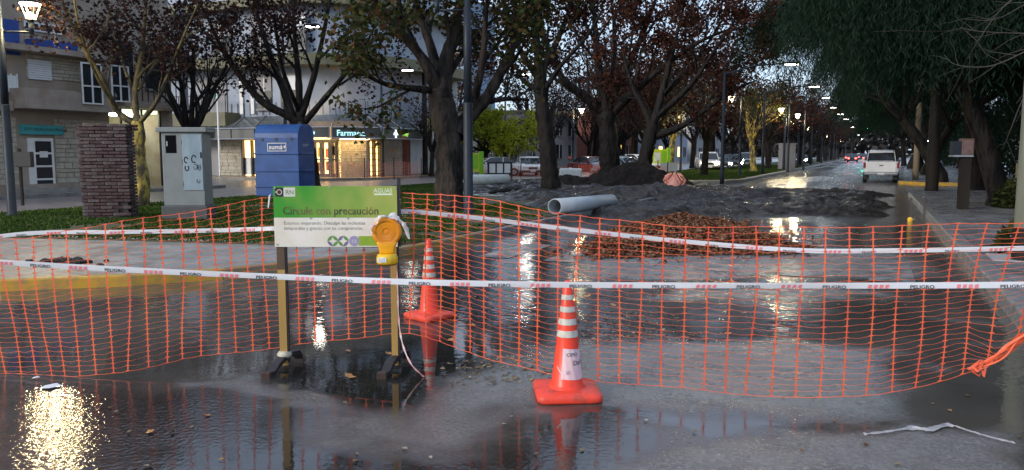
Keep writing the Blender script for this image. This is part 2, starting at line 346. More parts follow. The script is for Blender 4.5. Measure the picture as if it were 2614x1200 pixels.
# pavement on the right
M_flag = mat('flagstones', (.15,.145,.145), (.24,.235,.235), 1.6, .16, .36, bump=.0012, bsc=50)
slab('pavement', [(1.42,-8),(30,-8),(30,33.6),(3.0,33.6),(1.9,33.0),(1.42,31.8)], -.04, .14, M_flag, kind='structure')
kerb_line('kerb', [(1.2,-8),(1.2,6),(1.2,14),(1.2,24),(1.2,31.4),(1.7,33.0),(3.0,33.8)], .22, -.03, .15, M_kerb, side=-1)
slab('pavement', [(1.42,43.2),(2.4,42.0),(30,42.0),(30,420),(1.42,420)], -.04, .14, M_flag, kind='structure')
kerb_line('kerb', [(30,41.8),(2.3,41.8),(1.2,43.0)], .22, -.03, .15, M_yel, side=-1)
kerb_line('kerb', [(1.2,43.01),(1.2,420)], .22, -.03, .15, M_kerb, side=-1)
for k, yy in enumerate((8.2, 10.6, 13.4, 16.6, 20.4)):      # paving joints of the near footway
    MB().box(1.43,yy,.139,9,yy+.03,.144).build('paving_joint', M_mud, kind='structure')
b = MB(); b.box(1.46,11.6,.14,1.95,12.35,.147); b.build('drain_cover', mat('cover_concrete',(.42,.41,.40),(.34,.33,.32),6,.4), kind='structure')

# worn zebra bars under the water film
M_zeb = mat('worn_road_paint', (.34,.335,.32), (.11,.108,.10), 3.2, .22, .4, lo=.36, hi=.56, bump=.001, bsc=90)
for x0 in (-5.2,-4.15,-3.1,-2.05,-1.0,.02):
    o = MB().add([(x0,10.1,.006),(x0+.5,10.1,.006),(x0+.5,11.9,.006),(x0,11.9,.006)], [(0,1,2,3)]).build('crosswalk_stripe', M_zeb, kind='structure')

# mud spread over the trench and the road
def heightfield(name, x0, x1, y0, y1, nx, ny, fn, m, parent=None, **kw):
    X, Y = np.meshgrid(np.linspace(x0,x1,nx), np.linspace(y0,y1,ny)); Z = fn(X, Y)
    idx = np.arange(nx*ny).reshape(ny, nx)
    Fc = np.stack([idx[:-1,:-1].ravel(), idx[:-1,1:].ravel(), idx[1:,1:].ravel(), idx[1:,:-1].ravel()], 1)
    keep = (Z.ravel()[Fc] > -.03).any(1)
    return np_mesh(name, np.stack([X.ravel(),Y.ravel(),Z.ravel()],1), Fc[keep], m, parent, True, **kw)
def mudz(X, Y):
    d = sdf_poly(X+1.6*(fbm(X*.5,Y*.5,41)-.5), Y+2.4*(fbm(X*.4,Y*.4,42)-.5), mudpoly)
    e = sstep(-.1, 1.6, d); n = fbm(X*.55, Y*.55, 43, 5)
    base = np.where(X < -6.3, .13, 0.0)
    lump = .12*sstep(.45,.72,fbm(X*.9, Y*.7, 44, 3))+.13*(fbm(X*3.2, Y*2.0, 45, 3)-.45)+.10*(fbm(X*8, Y*4, 46, 2)-.5)
    rut = -.06*np.exp(-((X+1.9+.3*np.sin(Y*.3))/.25)**2)-.06*np.exp(-((X+3.4+.3*np.sin(Y*.3))/.25)**2)
    berm = .20*np.exp(-((Y-(26.2+.25*(X+4)))/1.3)**2)*sstep(-9,-6,X)*sstep(.5,-2.2,X)
    h = e*(lump*(.7+.6*n)*(1.0+.25*sstep(1.5,-5.5,X))+.012+berm*(.5+n))+e*rut
    return np.where(d < -.5, -.1, base*np.where(d > -.4,1,0)+h-.035*(1-e))
heightfield('mud', -17, 1.18, 15.5, 37.5, 230, 270, mudz, M_mud, kind='structure')

# dark wood closing the street far away
def far_wood():
    rg = np.random.default_rng(4); n = 9000; c = np.stack([rg.uniform(-90,70,n), rg.uniform(300,345,n), rg.random(n)**.8*11],1); c[:,2] *= .55+.9*fbm(c[:,0]*.08, c[:,1]*.02, 7)
    a = rg.normal(0,1,(n,3)); a /= np.linalg.norm(a,axis=1)[:,None]; b_ = np.cross(a, rg.normal(0,1,(n,3))); b_ /= np.linalg.norm(b_,axis=1)[:,None]; L = 2.2*rg.uniform(.6,1.5,(n,1))
    V = np.stack([c-a*L*.5, c+b_*L*.4, c+a*L*.5, c-b_*L*.4],1).reshape(-1,3); i = np.arange(n)*4
    setp(np_mesh('far_wood', V, np.stack([i,i+1,i+2,i+3],1), mat('far_wood',(.020,.018,.018),(.03,.025,.024),.2,.9), kind='stuff'), 'dark far wood closing the end of the street', 'wood')
far_wood()
# ------------------------------------------------------------------ trees
def bark(name, c, c2, sc=5): return mat(name, c, c2, sc, .55, .8, bump=.07, bsc=8, spec=.2, stretch=(1,1,.28), lo=.42, hi=.60)
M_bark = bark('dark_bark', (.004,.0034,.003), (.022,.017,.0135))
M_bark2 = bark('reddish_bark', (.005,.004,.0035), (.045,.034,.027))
M_lich_lit = mat('lamplit_lichen_bark', (.36,.27,.045), (.05,.040,.026), 5, .6, .8, bump=.012, bsc=10, stretch=(1,1,.5), lo=.40, hi=.56)  # yellow lichen, brightened: street-lamp glow is put into the trunk colour
M_lich_dim = mat('dimmed_lichen_bark', (.085,.066,.020), (.018,.014,.011), 4, .6, .8, bump=.02, bsc=10, stretch=(1,1,.5), lo=.46, hi=.60)  # darker copy for upper limbs: fading of the lamp glow put into the bark
M_twig = mat('twig_bark', (.020,.016,.014), (.034,.026,.022), 3, .7)
M_pale = mat('pale_twig', (.05,.044,.038), (.035,.031,.027), 3, .7)
def leafm(name, cols, t=.25): return mat(name, cols[0], rough=.75, spec=.12, island=cols, transl=t)
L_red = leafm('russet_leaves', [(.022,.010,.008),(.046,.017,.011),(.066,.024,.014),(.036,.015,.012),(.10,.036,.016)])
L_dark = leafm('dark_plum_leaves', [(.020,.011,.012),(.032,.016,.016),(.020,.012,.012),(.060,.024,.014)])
L_mix = leafm('green_ochre_leaves', [(.020,.032,.010),(.035,.050,.014),(.028,.036,.012),(.060,.062,.014),(.11,.050,.018),(.018,.028,.010)])
L_green = leafm('lamplit_yellow_green_leaves', [(.15,.19,.016),(.26,.29,.022),(.19,.23,.018),(.36,.33,.024)], .42)  # lamp glow is put into these brightened leaf colours
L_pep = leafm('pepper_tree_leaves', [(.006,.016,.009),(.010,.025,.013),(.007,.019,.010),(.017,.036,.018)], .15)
L_shrub = leafm('shrub_leaves', [(.016,.024,.008),(.030,.040,.012),(.05,.055,.016)])

def unit(v): v = np.asarray(v, float); return v/(np.linalg.norm(v)+1e-9)
class Tree:
    """limbs as tapered tubes (one mesh) and leaves as folded four-point faces (one mesh)"""
    def __init__(s, seed): s.r = random.Random(seed); s.wood = MB(); s.limbs = None; s.twig = MB(); s.tips = []; s.mid = []
    def rv(s): 
        r = s.r; return unit([r.gauss(0,1), r.gauss(0,1), r.gauss(0,1)])
    def branch(s, p, d, ln, rad, lev, maxlev, kids, droop=0.0, up=.12, spread=(.45,1.0), bend=.22):
        r = s.r; n = 5 if lev < 2 else 4; pts = [np.array(p, float)]; d = unit(d)
        for k in range(n-1):
            d = unit(d+s.rv()*bend+np.array([0,0,up-droop*lev])); pts.append(pts[-1]+d*ln/(n-1))
        rr = [rad*(1-.55*k/(n-1)) for k in range(n)]
        ((s.limbs if s.limbs is not None else s.wood) if lev < 2 else s.twig).tube(pts, rr, 7 if lev == 0 else 5 if lev == 1 else 3, caps=False)
        s.spawn(pts, rr, ln, lev, maxlev, kids, droop, up, spread, bend)
    def spawn(s, pts, rr, ln, lev, maxlev, kids, droop, up, spread, bend, tmin=.25):
        r = s.r
        if lev >= maxlev:
            s.tips += pts[1:]; return
        if lev >= maxlev-1: s.mid += pts[2:]
        k = kids[min(lev, len(kids)-1)]
        for i in range(k):
            t = (tmin+(1-tmin)*(i+r.random())/k)*(len(pts)-1); j = min(int(t), len(pts)-2); f = t-j
            q = pts[j]*(1-f)+pts[j+1]*f; ax = unit(pts[j+1]-pts[j]); side = unit(np.cross(ax, s.rv())); a = r.uniform(*spread)
            s.branch(q, ax*cos(a)+side*sin(a), ln*r.uniform(.52,.78), max(.0045, (rr[j]*(1-f)+rr[j+1]*f)*r.uniform(.42,.62)), lev+1, maxlev, kids, droop, up, spread, bend)
    def limb(s, pts, r0, r1, n=9, **kw):
        """a drawn limb: smooth tube through the points, then twigs along it"""
        P = [np.array(q, float) for q in pts]; out = []
        for k in range(len(P)-1):
            a, b, c, d = P[max(k-1,0)], P[k], P[k+1], P[min(k+2,len(P)-1)]
            for i in range(6):
                t = i/6; out.append(.5*((2*b)+(c-a)*t+(2*a-5*b+4*c-d)*t*t+(3*b-a-3*c+d)*t**3))
        out.append(P[-1]); m = len(out); rr = [r0+(r1-r0)*k/(m-1) for k in range(m)]
        rr = [q*(1+.10*s.r.uniform(-1,1)) for q in rr]
        (s.limbs if s.limbs is not None else s.wood).tube(out, rr, n, caps=False, ridge=.13 if n > 8 else .06, rnd=s.r)
        if kw.get('kids'):
            ln = kw.pop('ln', 2.0); lev = kw.pop('lev', 0); ml = kw.pop('maxlev', 3); kids = kw.pop('kids')
            s.spawn(out, rr, ln, lev, ml, kids, kw.get('droop',0.), kw.get('up',.12), kw.get('spread',(.45,1.0)), kw.get('bend',.22), kw.get('tmin',.25))
        return out
    def leaves(s, n, size, scatter=.12, src=None):
        rg = np.random.default_rng(s.r.randrange(1<<30)); T = np.array(s.tips if src is None else src)
        c = T[rg.integers(0, len(T), n)]+rg.normal(0, scatter, (n,3)); a = rg.normal(0,1,(n,3)); a[:,2] = a[:,2]*.6-.5
        a /= np.linalg.norm(a,axis=1)[:,None]; b = np.cross(a, rg.normal(0,1,(n,3))); b /= np.linalg.norm(b,axis=1)[:,None]; nn = np.cross(a, b)
        L = size*rg.uniform(.6,1.25,(n,1))
        V = np.stack([c, c+a*L*.45+b*L*.36+nn*L*.12, c+a*L, c+a*L*.45-b*L*.36+nn*L*.12], 1).reshape(-1,3)
        i = np.arange(n)*4; return V, np.stack([i,i+1,i+2,i+3],1)
    def finish(s, name, label, cat, loc, wm, lm, nleaf, lsize, tm=None, scatter=.14, group=None, lim=None):
        root = thing(name, label, cat, loc, 0, group); off = np.array(loc, float)
        s.wood.build('trunk', wm, root, True, off=off)
        if s.limbs is not None and s.limbs.v: s.limbs.build('limbs', wm if lim is None else lim, root, True, off=off)
        cr = s.twig.build('crown', tm or M_twig, root, True, off=off)
        if nleaf:
            V, Fc = s.leaves(nleaf, lsize, scatter); np_mesh('foliage', V-off, Fc, lm, cr, kind='stuff')
        return root

def px_tree(name, label, base_px, depth, seed, trunk, limbs, wm, lm, nleaf, lsize, kids=(5,4,4), maxlev=3, tm=None, basez=.13, scatter=.14, ln=1.6, up=.12, spread=(.45,1.0), lim=None):
    """a tree drawn from the photo: trunk and limbs given as (px, py, metres nearer/farther, radius)"""
    t = Tree(seed)
    b = AT(base_px[0], base_px[1], depth); loc = np.array([b[0], b[1], basez])
    def P(q): return AT(q[0], q[1], depth+q[2])
    tp = [loc-[0,0,.1]]+[P(q) for q in trunk]; r0 = trunk[0][3]
    rr = [r0*1.45]+[q[3] for q in trunk]; rr[1] = r0*1.02
    flare = [loc-[0,0,.1], loc+[0,0,.12]]; 
    t.limb([tp[0]]+tp[1:], r0*1.25, trunk[-1][3], 20)
    t.limbs = MB()
    for lb in limbs:
        pts = [P(q) for q in lb[1:]]; t.limb(pts, lb[0][0], lb[0][1], 8, kids=kids, maxlev=maxlev, ln=ln, up=up, tmin=.3, spread=spread)
    return t.finish(name, label, 'tree', loc, wm, lm, nleaf, lsize, tm, scatter, lim=lim)

def generic_tree(seed, h=8.5, r=.24, fork=2.4, nl=6, spread=.75, kids=(3,4,4), maxlev=3, ln=3.6, up=.12):
    t = Tree(seed); q = t.r
    lean = np.array([q.uniform(-.08,.08), q.uniform(-.08,.08), 1.0])
    pts = [np.array([0,0,-.1]), np.array([0,0,.25]), lean*fork*.6, lean*fork]
    t.wood.tube(pts, [r*1.5, r*1.1, r*.92, r*.95], 9, caps=False)
    for i in range(nl):
        a = 2*pi*(i+q.random()*.7)/nl; s_ = spread*q.uniform(.6,1.15)
        t.branch(lean*fork*q.uniform(.86,1.0), (cos(a)*sin(s_), sin(a)*sin(s_), cos(s_)), ln*q.uniform(.85,1.2), r*q.uniform(.5,.66), 0, maxlev, kids, 0, up, (.4,.95), .2)
    return t

# the six big trees of the near median, drawn limb by limb
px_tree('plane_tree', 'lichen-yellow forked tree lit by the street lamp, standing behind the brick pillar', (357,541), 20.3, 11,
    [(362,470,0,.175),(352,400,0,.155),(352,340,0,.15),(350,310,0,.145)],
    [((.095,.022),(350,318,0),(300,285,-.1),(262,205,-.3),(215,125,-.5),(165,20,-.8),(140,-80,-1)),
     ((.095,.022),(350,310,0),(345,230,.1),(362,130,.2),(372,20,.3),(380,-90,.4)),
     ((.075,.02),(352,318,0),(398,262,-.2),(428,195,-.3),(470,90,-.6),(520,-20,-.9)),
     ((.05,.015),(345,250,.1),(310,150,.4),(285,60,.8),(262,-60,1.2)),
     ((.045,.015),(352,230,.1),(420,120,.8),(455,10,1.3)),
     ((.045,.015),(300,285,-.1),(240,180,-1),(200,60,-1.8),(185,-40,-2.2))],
    M_lich_lit, L_dark, 6500, .11, ln=1.5, tm=M_twig, lim=M_lich_dim)
px_tree('plane_tree', 'dark trunked tree rising behind the blue donation bin', (800,497), 28, 12,
    [(793,440,0,.26),(785,380,0,.25),(768,330,0,.24),(765,300,0,.24)],
    [((.20,.04),(768,320,0),(735,295,-.2),(672,262,-.4),(610,190,-.6),(560,110,-1),(520,20,-1.4)),
     ((.17,.04),(755,325,0),(728,240,.2),(690,140,.3),(655,30,.5),(640,-60,.6)),
     ((.16,.04),(765,300,0),(762,200,0),(752,90,-.1),(748,-40,-.2)),
     ((.14,.04),(768,300,0),(800,200,-.2),(825,90,-.4),(850,-40,-.6)),
     ((.13,.03),(775,315,0),(820,262,-.2),(880,190,-.6),(920,140,-1),(960,60,-1.4)),
     ((.10,.03),(765,290,0),(720,170,-1.2),(700,40,-2))],
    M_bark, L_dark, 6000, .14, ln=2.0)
px_tree('plane_tree', 'thick rough-barked tree beside the tall dark lamp post', (1152,548), 18.6, 13,
    [(1148,500,0,.30),(1150,420,0,.29),(1143,340,0,.29),(1128,270,0,.29),(1124,230,0,.27)],
    [((.24,.05),(1128,245,0),(1140,150,.1),(1165,60,.2),(1180,-60,.3)),
     ((.17,.04),(1122,240,0),(1085,160,-.2),(1030,90,-.4),(965,20,-.6),(900,-50,-1)),
     ((.16,.04),(1128,230,0),(1100,120,.3),(1065,20,.6),(1040,-80,.9)),
     ((.22,.05),(1165,345,0),(1195,300,.2),(1245,245,.3),(1290,160,.5),(1330,70,.8),(1360,-40,1)),
     ((.10,.03),(1110,232,0),(1050,225,-.6),(985,215,-1.2),(930,190,-1.8)),
     ((.12,.03),(1200,290,.2),(1230,170,-.4),(1240,40,-.8),(1250,-60,-1.2)),
     ((.09,.02),(1140,200,0),(1200,110,.8),(1290,20,1.4))],
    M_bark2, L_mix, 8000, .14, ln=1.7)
px_tree('plane_tree', 'straight dark tree between the lying pale pipe and the white cars', (1408,494), 30, 14,
    [(1402,440,0,.30),(1396,360,0,.275),(1385,280,0,.26),(1378,180,0,.24)],
    [((.22,.05),(1378,185,0),(1370,90,0),(1362,-40,0)),
     ((.16,.04),(1376,200,0),(1335,140,-.3),(1300,60,-.6),(1280,-40,-1)),
     ((.16,.04),(1380,190,0),(1420,110,.2),(1455,20,.4),(1480,-70,.6)),
     ((.12,.03),(1382,235,0),(1335,205,.3),(1315,170,.6),(1250,110,1)),
     ((.12,.03),(1384,240,0),(1430,170,-.5),(1500,90,-1),(1540,20,-1.4))],
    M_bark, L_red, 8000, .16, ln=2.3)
px_tree('plane_tree', 'broad russet-leaved tree behind the dirt mound, its foot wrapped in orange mesh', (1556,458), 43, 15,
    [(1556,420,0,.46),(1552,350,0,.45),(1548,290,0,.46),(1545,265,0,.42)],
    [((.34,.06),(1545,290,0),(1490,245,-.4),(1440,205,-.8),(1400,130,-1.2),(1380,40,-1.6)),
     ((.36,.06),(1548,270,0),(1530,180,0),(1520,80,0),(1510,-40,0)),
     ((.32,.06),(1550,280,0),(1590,190,.2),(1640,90,.4),(1680,-20,.8)),
     ((.26,.05),(1552,300,0),(1620,235,-.6),(1700,165,-1.2),(1780,110,-2),(1860,75,-2.6)),
     ((.2,.04),(1548,260,0),(1570,130,1),(1560,0,1.6))],
    M_bark, L_red, 11000, .18, ln=3.4)
px_tree('plane_tree', 'low-forked dark tree right of the mound with a branch reaching over the path', (1652,462), 41, 16,
    [(1645,420,0,.36),(1657,360,0,.33),(1668,320,0,.30)],
    [((.24,.05),(1668,330,0),(1640,270,.2),(1610,210,.4),(1590,130,.6)),
     ((.26,.05),(1668,322,0),(1690,240,0),(1720,120,0),(1750,0,0)),
     ((.22,.03),(1665,350,0),(1725,330,-.4),(1790,290,-.8),(1850,245,-1.2),(1930,205,-1.6)),
     ((.18,.04),(1675,300,0),(1760,220,-1),(1830,120,-2),(1890,30,-2.6)),
     ((.14,.04),(1690,250,0),(1780,150,1),(1850,40,1.6))],
    M_bark, L_red, 11000, .18, ln=3.2)

# row along the far median and the far kerb: four tree meshes, repeated with their own turn and size
protos = []
def proto_tree(seed, lm, nleaf, ls, wm, **kw):
    t = generic_tree(seed, **kw); root = t.finish('median_tree', 'x', 'tree', (0,0,0), wm, lm, nleaf, ls); protos.append(root); return root
pA = proto_tree(101, L_dark, 900, .22, M_bark, nl=7, ln=3.3, kids=(4,4,4))
pB = proto_tree(102, L_red, 2600, .24, M_bark, nl=7, ln=3.3, kids=(4,4,4))
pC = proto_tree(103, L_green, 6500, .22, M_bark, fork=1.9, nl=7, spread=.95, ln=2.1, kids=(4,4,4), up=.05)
pD = proto_tree(104, L_mix, 1400, .22, M_lich_lit, nl=5, ln=3.2, spread=.5, kids=(4,4,4))
used = set()
def put(p, x, y, rz, sc, label, group=None, z=.14):
    o = p if p.name not in used else copy_tree(p)
    used.add(p.name); o.location = (x, y, z); o.rotation_euler = (0,0,rz); o.scale = (sc,sc,sc); o['label'] = label
    if group: o['group'] = group
    return o
g1 = ONX(1775,392,-13.6); g2 = ONX(1830,392,-10.2); g3 = ONX(1992,392,-9.0)
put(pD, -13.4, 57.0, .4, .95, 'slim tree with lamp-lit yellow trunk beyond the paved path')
put(pA, -9.6, 50.0, 1.2, .9, 'bare dark tree beside the lit double lamp on the far lawn')
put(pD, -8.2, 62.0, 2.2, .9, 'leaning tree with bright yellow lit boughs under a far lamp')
put(pB, -12.5, 47.5, 2.0, .8, 'russet tree nearest the crossover on the far lawn')
put(pB, -8.4, 73.0, .3, 1.0, 'russet tree following the yellow lit tree along the road')
far_lbl = 'dark bare street tree in the long row on the far median'
for k in range(15):
    y = 80+k*9.5; put(pA if k % 3 else pB, -7.9-(k % 2)*.7, y, k*1.3, 1.0+.12*((k*7) % 3), far_lbl, 'trees in the far median row')
for k in range(9):
    put(pA if k % 2 else pB, -15.6+(k % 3)*.5, 60+k*13, k*2.1, 1.05, 'bare street tree in the inner row of the far median', 'inner row of the far median')
for k in range(5):
    put(pA, -26.6, 66+k*11, k*1.7+.5, .95, 'bare street tree along the opposite pavement', 'trees along the opposite pavement')
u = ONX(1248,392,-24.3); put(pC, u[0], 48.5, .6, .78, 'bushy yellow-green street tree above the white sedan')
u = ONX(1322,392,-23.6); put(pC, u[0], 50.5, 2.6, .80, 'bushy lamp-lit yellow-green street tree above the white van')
u = ONX(1508,392,-25.2); put(pA, u[0], 61.0, 2.6, .62, 'small bare tree before the grey wall left of the russet trunk')
u = ONX(1040,392,-25.0); put(pA, u[0], 42.5, 1.6, .62, 'small bare tree in front of the white gate', )
for k, (x, y, sc, q) in enumerate(((-31,72,1.3,0),(-41,60,1.5,1),(-34,92,1.5,0),(-47,84,1.6,1),(-24.5,82,1.2,1),(-21.5,70,1.1,0),(-45,48,1.4,0),(-30,108,1.6,1),(-26.8,80,1.9,0),(-15.4,84,1.8,1),(-27.2,96,1.9,1))):
    put((pA,pB)[q], x, y, k*.9, sc, 'tall bare tree rising behind the houses across the boulevard', 'trees behind the houses')
u = ONX(420,392,-24.6); put(pA, -24.4, 22.8, 1.0, .92, 'dark bare tree behind the grey cabinet at the pavement edge')

# pepper trees of the right pavement: long hanging leaf strands
def pepper(seed, n, rx=5.6, h0=4.4, h1=9.2, lean=0.0, tr=.28, strand=(1.4,3.8), fork=3.0):
    t = Tree(seed); q = t.r; rg = np.random.default_rng(seed)
    pts = [np.array([0,0,-.1]), np.array([.02,0,.3]), np.array([lean*.5,0,fork*.6]), np.array([lean,0,fork])]
    t.wood.tube(pts, [tr*1.4, tr*1.1, tr*.9, tr*.85], 9, caps=False)
    for i in range(7):
        a = 2*pi*(i+q.random()*.6)/7; s_ = q.uniform(.45,.95)
        t.branch(pts[-1], (cos(a)*sin(s_), sin(a)*sin(s_), cos(s_)), q.uniform(3.2,4.6), tr*.5, 0, 2, (3,3), 0, .05, (.4,.9), .22)
    # strands
    k = 15; u = rg.uniform(0,1,n)**.55; a = rg.uniform(0,2*pi,n)
    cl = rg.normal(0,1,(34,3)); ca = rg.uniform(0,2*pi,34); cu = rg.uniform(.25,1,34); ci = rg.integers(0,34,n)
    a = np.where(rg.random(n) < .75, ca[ci]+rg.normal(0,.16,n), a); u = np.where(rg.random(n) < .75, np.clip(cu[ci]+rg.normal(0,.10,n),0,1.05), u)
    top = h0+(h1-h0)*np.sqrt(np.clip(1-(u*.93)**2,0.03,1))*rg.uniform(.72,1.0,n)
    st = np.stack([lean+u*rx*np.cos(a), u*rx*np.sin(a), top],1); ln = rg.uniform(*strand,n)
    V = []; sway = rg.normal(0,.12,(n,2))+.10*np.stack([np.cos(a),np.sin(a)],1)
    for j in range(k):
        f = (j+rg.random(n))/k
        c = st+np.stack([sway[:,0]*f*ln, sway[:,1]*f*ln, -f*ln],1)
        d = np.stack([rg.normal(0,.55,n), rg.normal(0,.55,n), -np.ones(n)],1); d /= np.linalg.norm(d,axis=1)[:,None]
        b_ = np.cross(d, rg.normal(0,1,(n,3))); b_ /= np.linalg.norm(b_,axis=1)[:,None]; L = rg.uniform(.13,.30,(n,1)); w = .010
        V.append(np.stack([c-b_*w*.3, c+d*L*.5-b_*w, c+d*L, c+d*L*.5+b_*w],1))
    V = np.concatenate(V).reshape(-1,3); i = np.arange(len(V)//4)*4
    return t, V, np.stack([i,i+1,i+2,i+3],1)
def pepper_tree(label, loc, seed, n, **kw):
    t, V, Fc = pepper(seed, n, **kw); root = thing('pepper_tree', label, 'tree', loc)
    t.wood.build('trunk', M_bark, root, True); cr = t.twig.build('crown', M_twig, root, True); np_mesh('foliage', V, Fc, L_pep, cr, kind='stuff'); return root
pp1 = pepper_tree('big pepper tree whose weeping crown overhangs the road', (3.0,43.0,.14), 201, 18000, rx=7.6, h0=6.4, h1=11.6, lean=-1.7, strand=(1.0,3.0), tr=.3)
pp2 = pepper_tree('dark leaning pepper tree on the right pavement behind the meter box', (3.05,24.0,.14), 202, 12000, rx=4.6, h0=4.6, h1=8.2, lean=-.9, tr=.26, strand=(1.0,3.2))
pp3 = pepper_tree('upright pepper tree behind the leafy shrub on the right pavement', (3.75,23.4,.14), 203, 12000, rx=4.8, h0=4.2, h1=8.2, lean=.7, tr=.17, strand=(1.0,3.6))
for k, (x, y, rz, lb) in enumerate([(3.6,34.5,1.1,'weeping pepper tree between the dark corner pole and the meter box'), (3.2,57,2.3,'second weeping tree beyond the far corner on the right'), (3.3,66,.5,'third weeping tree beyond the far corner on the right'),
                       (3.2,80,4.0,'fourth weeping tree down the right pavement'), (3.2,98,5.0,'fifth weeping tree down the right pavement'), (8.5,30,2.0,'pepper tree standing deeper in at the right edge'), (9.5,46,3.0,'pepper tree in the yard at the far right corner'),
                       (3.2,125,1.0,'farthest weeping tree on the right pavement')]):
    o = copy_tree(pp1 if k % 2 else pp2); o.location = (x,y,.14); o.rotation_euler = (0,0,rz); o['label'] = lb

# a bare drooping tree outside the right edge whose pale twigs hang into the picture
t = Tree(301)
c0 = AT(2840,-60,13.0)
t.wood.tube([(c0[0]+.3,c0[1],-.1),(c0[0]+.2,c0[1],1.5),(c0[0]+.05,c0[1],3.2),(c0[0],c0[1],c0[2])], [.2,.16,.14,.10], 9, caps=False)
for e in ([(2780,-40),(2680,90),(2600,140),(2520,170),(2440,165),(2410,140)], [(2780,-40),(2700,-20),(2620,10),(2540,50),(2460,48)], [(2790,0),(2690,80),(2610,85),(2500,80),(2450,70)],
          [(2800,20),(2700,160),(2620,240),(2580,330),(2560,380)], [(2780,-60),(2650,-40),(2560,20),(2500,100),(2470,150)]):
    t.limb([c0]+[AT(p[0],p[1],12.6+.3*i) for i, p in enumerate(e)], .02, .004, 5, kids=(7,3), maxlev=1, ln=.8, up=-.02, spread=(.3,.8), bend=.25)
t.finish('bare_tree', 'bare drooping tree hanging pale twigs in at the upper right edge', 'tree', (c0[0],c0[1],.14), M_pale, L_dark, 0, .1, tm=M_pale)

# shrub at the foot of the right-hand trees, hedge and small plants
def shrub(label, loc, r, h, n, seed, lm=L_shrub, ls=.13):
    rg = np.random.default_rng(seed); root = thing('shrub', label, 'shrub', loc); st = MB()
    d = rg.normal(0,1,(n,3)); d[:,2] = np.abs(d[:,2])*.9; d /= np.linalg.norm(d,axis=1)[:,None]
    c = d*rg.uniform(.25,1,(n,1))**.5*np.array([r,r,h]); a = d+rg.normal(0,.6,(n,3)); a /= np.linalg.norm(a,axis=1)[:,None]; b_ = np.cross(a, rg.normal(0,1,(n,3))); b_ /= np.linalg.norm(b_,axis=1)[:,None]
    L = ls*rg.uniform(.6,1.4,(n,1)); V = np.stack([c, c+a*L*.5+b_*L*.22, c+a*L, c+a*L*.5-b_*L*.22],1).reshape(-1,3); i = np.arange(n)*4
    for k in range(9):
        q = d[k]*np.array([r,r,h])*.7; st.tube([(q[0]*.1,q[1]*.1,-.02),(q[0]*.5,q[1]*.5,q[2]*.6),tuple(q)], [.02,.014,.006], 5, caps=False)
    st.build('stem', M_bark, root); np_mesh('foliage', V, np.stack([i,i+1,i+2,i+3],1), lm, root, kind='stuff'); return root
def hedge(label, x0, x1, y0, y1, h, n, seed):
    rg = np.random.default_rng(seed); root = thing('hedge', label, 'hedge', ((x0+x1)/2,(y0+y1)/2,.14)); o = np.array(root.location)
    c = np.stack([rg.uniform(x0,x1,n), rg.uniform(y0,y1,n), rg.random(n)**.7*h],1); c[:,2] *= .7+.6*fbm(c[:,0]*.5, c[:,1]*.5, seed); c[:,2] += .1
    a = rg.normal(0,1,(n,3)); a /= np.linalg.norm(a,axis=1)[:,None]; b_ = np.cross(a, rg.normal(0,1,(n,3))); b_ /= np.linalg.norm(b_,axis=1)[:,None]; L = .30*rg.uniform(.6,1.4,(n,1))
    V = np.stack([c, c+a*L*.5+b_*L*.3, c+a*L, c+a*L*.5-b_*L*.3],1).reshape(-1,3)-o; i = np.arange(n)*4
    np_mesh('foliage', V, np.stack([i,i+1,i+2,i+3],1), L_pep, root, kind='stuff')
    st = MB()
    for k in range(int((x1-x0+y1-y0)/1.2)): f = rg.random(2); st.cyl(x0+(x1-x0)*f[0]-o[0], y0+(y1-y0)*f[1]-o[1], -.05, h*.5, .04, .02, 5)
    st.build('stem', M_bark, root)
hedge('dark tall hedge behind the trunks at the right edge', 9.5, 11.0, 12, 33, 3.6, 9000, 31)
hedge('dark hedge beyond the far corner behind the garden wall', 8.0, 18, 46, 48, 3.4, 7000, 32)
hedge('dark hedge along the far right pavement', 7.0, 8.6, 50, 130, 4.5, 12000, 33)
shrub('leafy low shrub between the two dark trunks on the right pavement', (3.45,23.2,.14), .62, .75, 1500, 1)
shrub('small tufted plant on the pavement edge by the right-hand pole', (1.78,12.6,.14), .16, .36, 160, 2)
# ------------------------------------------------------------------ buildings
M_beige = mat('beige_render', (.34,.28,.22), (.26,.21,.165), 1.2, .75, bump=.003, bsc=30)
M_brownc = mat('weathered_concrete', (.25,.19,.145), (.34,.30,.26), 1.6, .7, bump=.003, bsc=25)
M_stone = mat('stone_cladding', (.46,.42,.34), (.33,.30,.24), 4.0, .75, bump=.006, bsc=18)
M_white = mat('white_render', (.32,.36,.43), (.26,.30,.37), .8, .7)
M_whitep = mat('white_paint', (.75,.75,.74), (.62,.62,.60), 4, .4)
M_olive = mat('olive_slab', (.17,.16,.09), (.12,.115,.075), 1.5, .7)
M_glass = mat('dark_window_glass', (.02,.025,.03), rough=.06, spec=.8)
M_blue = mat('blue_paint', (.02,.05,.22), (.03,.07,.28), 2, .4)
M_teal = mat('teal_sign', (.05,.28,.30), (.07,.34,.34), 3, .4)
M_ink = mat('black_ink', (.015,.015,.017), rough=.5)
M_steel = mat('galvanised_steel', (.42,.44,.46), (.34,.36,.38), 6, .35, metal=.7)
M_post = mat('dark_blue_grey_post', (.014,.019,.028), (.022,.028,.038), 3, .4, .55, spec=.3)
M_black = mat('black_metal', (.018,.018,.02), rough=.4)
M_shut = mat('white_shutter', (.66,.68,.70), rough=.5)
M_warm = mat('lit_interior', (.6,.42,.18), (.42,.26,.10), 2.5, .7, emit=(1.0,.58,.18), es=2.0)
M_soff = mat('lit_soffit', (.8,.6,.3), emit=(1.0,.66,.28), es=5)
M_cool = mat('lit_ceiling', (.6,.65,.5), rough=.7, emit=(.92,1.0,.62), es=.7)
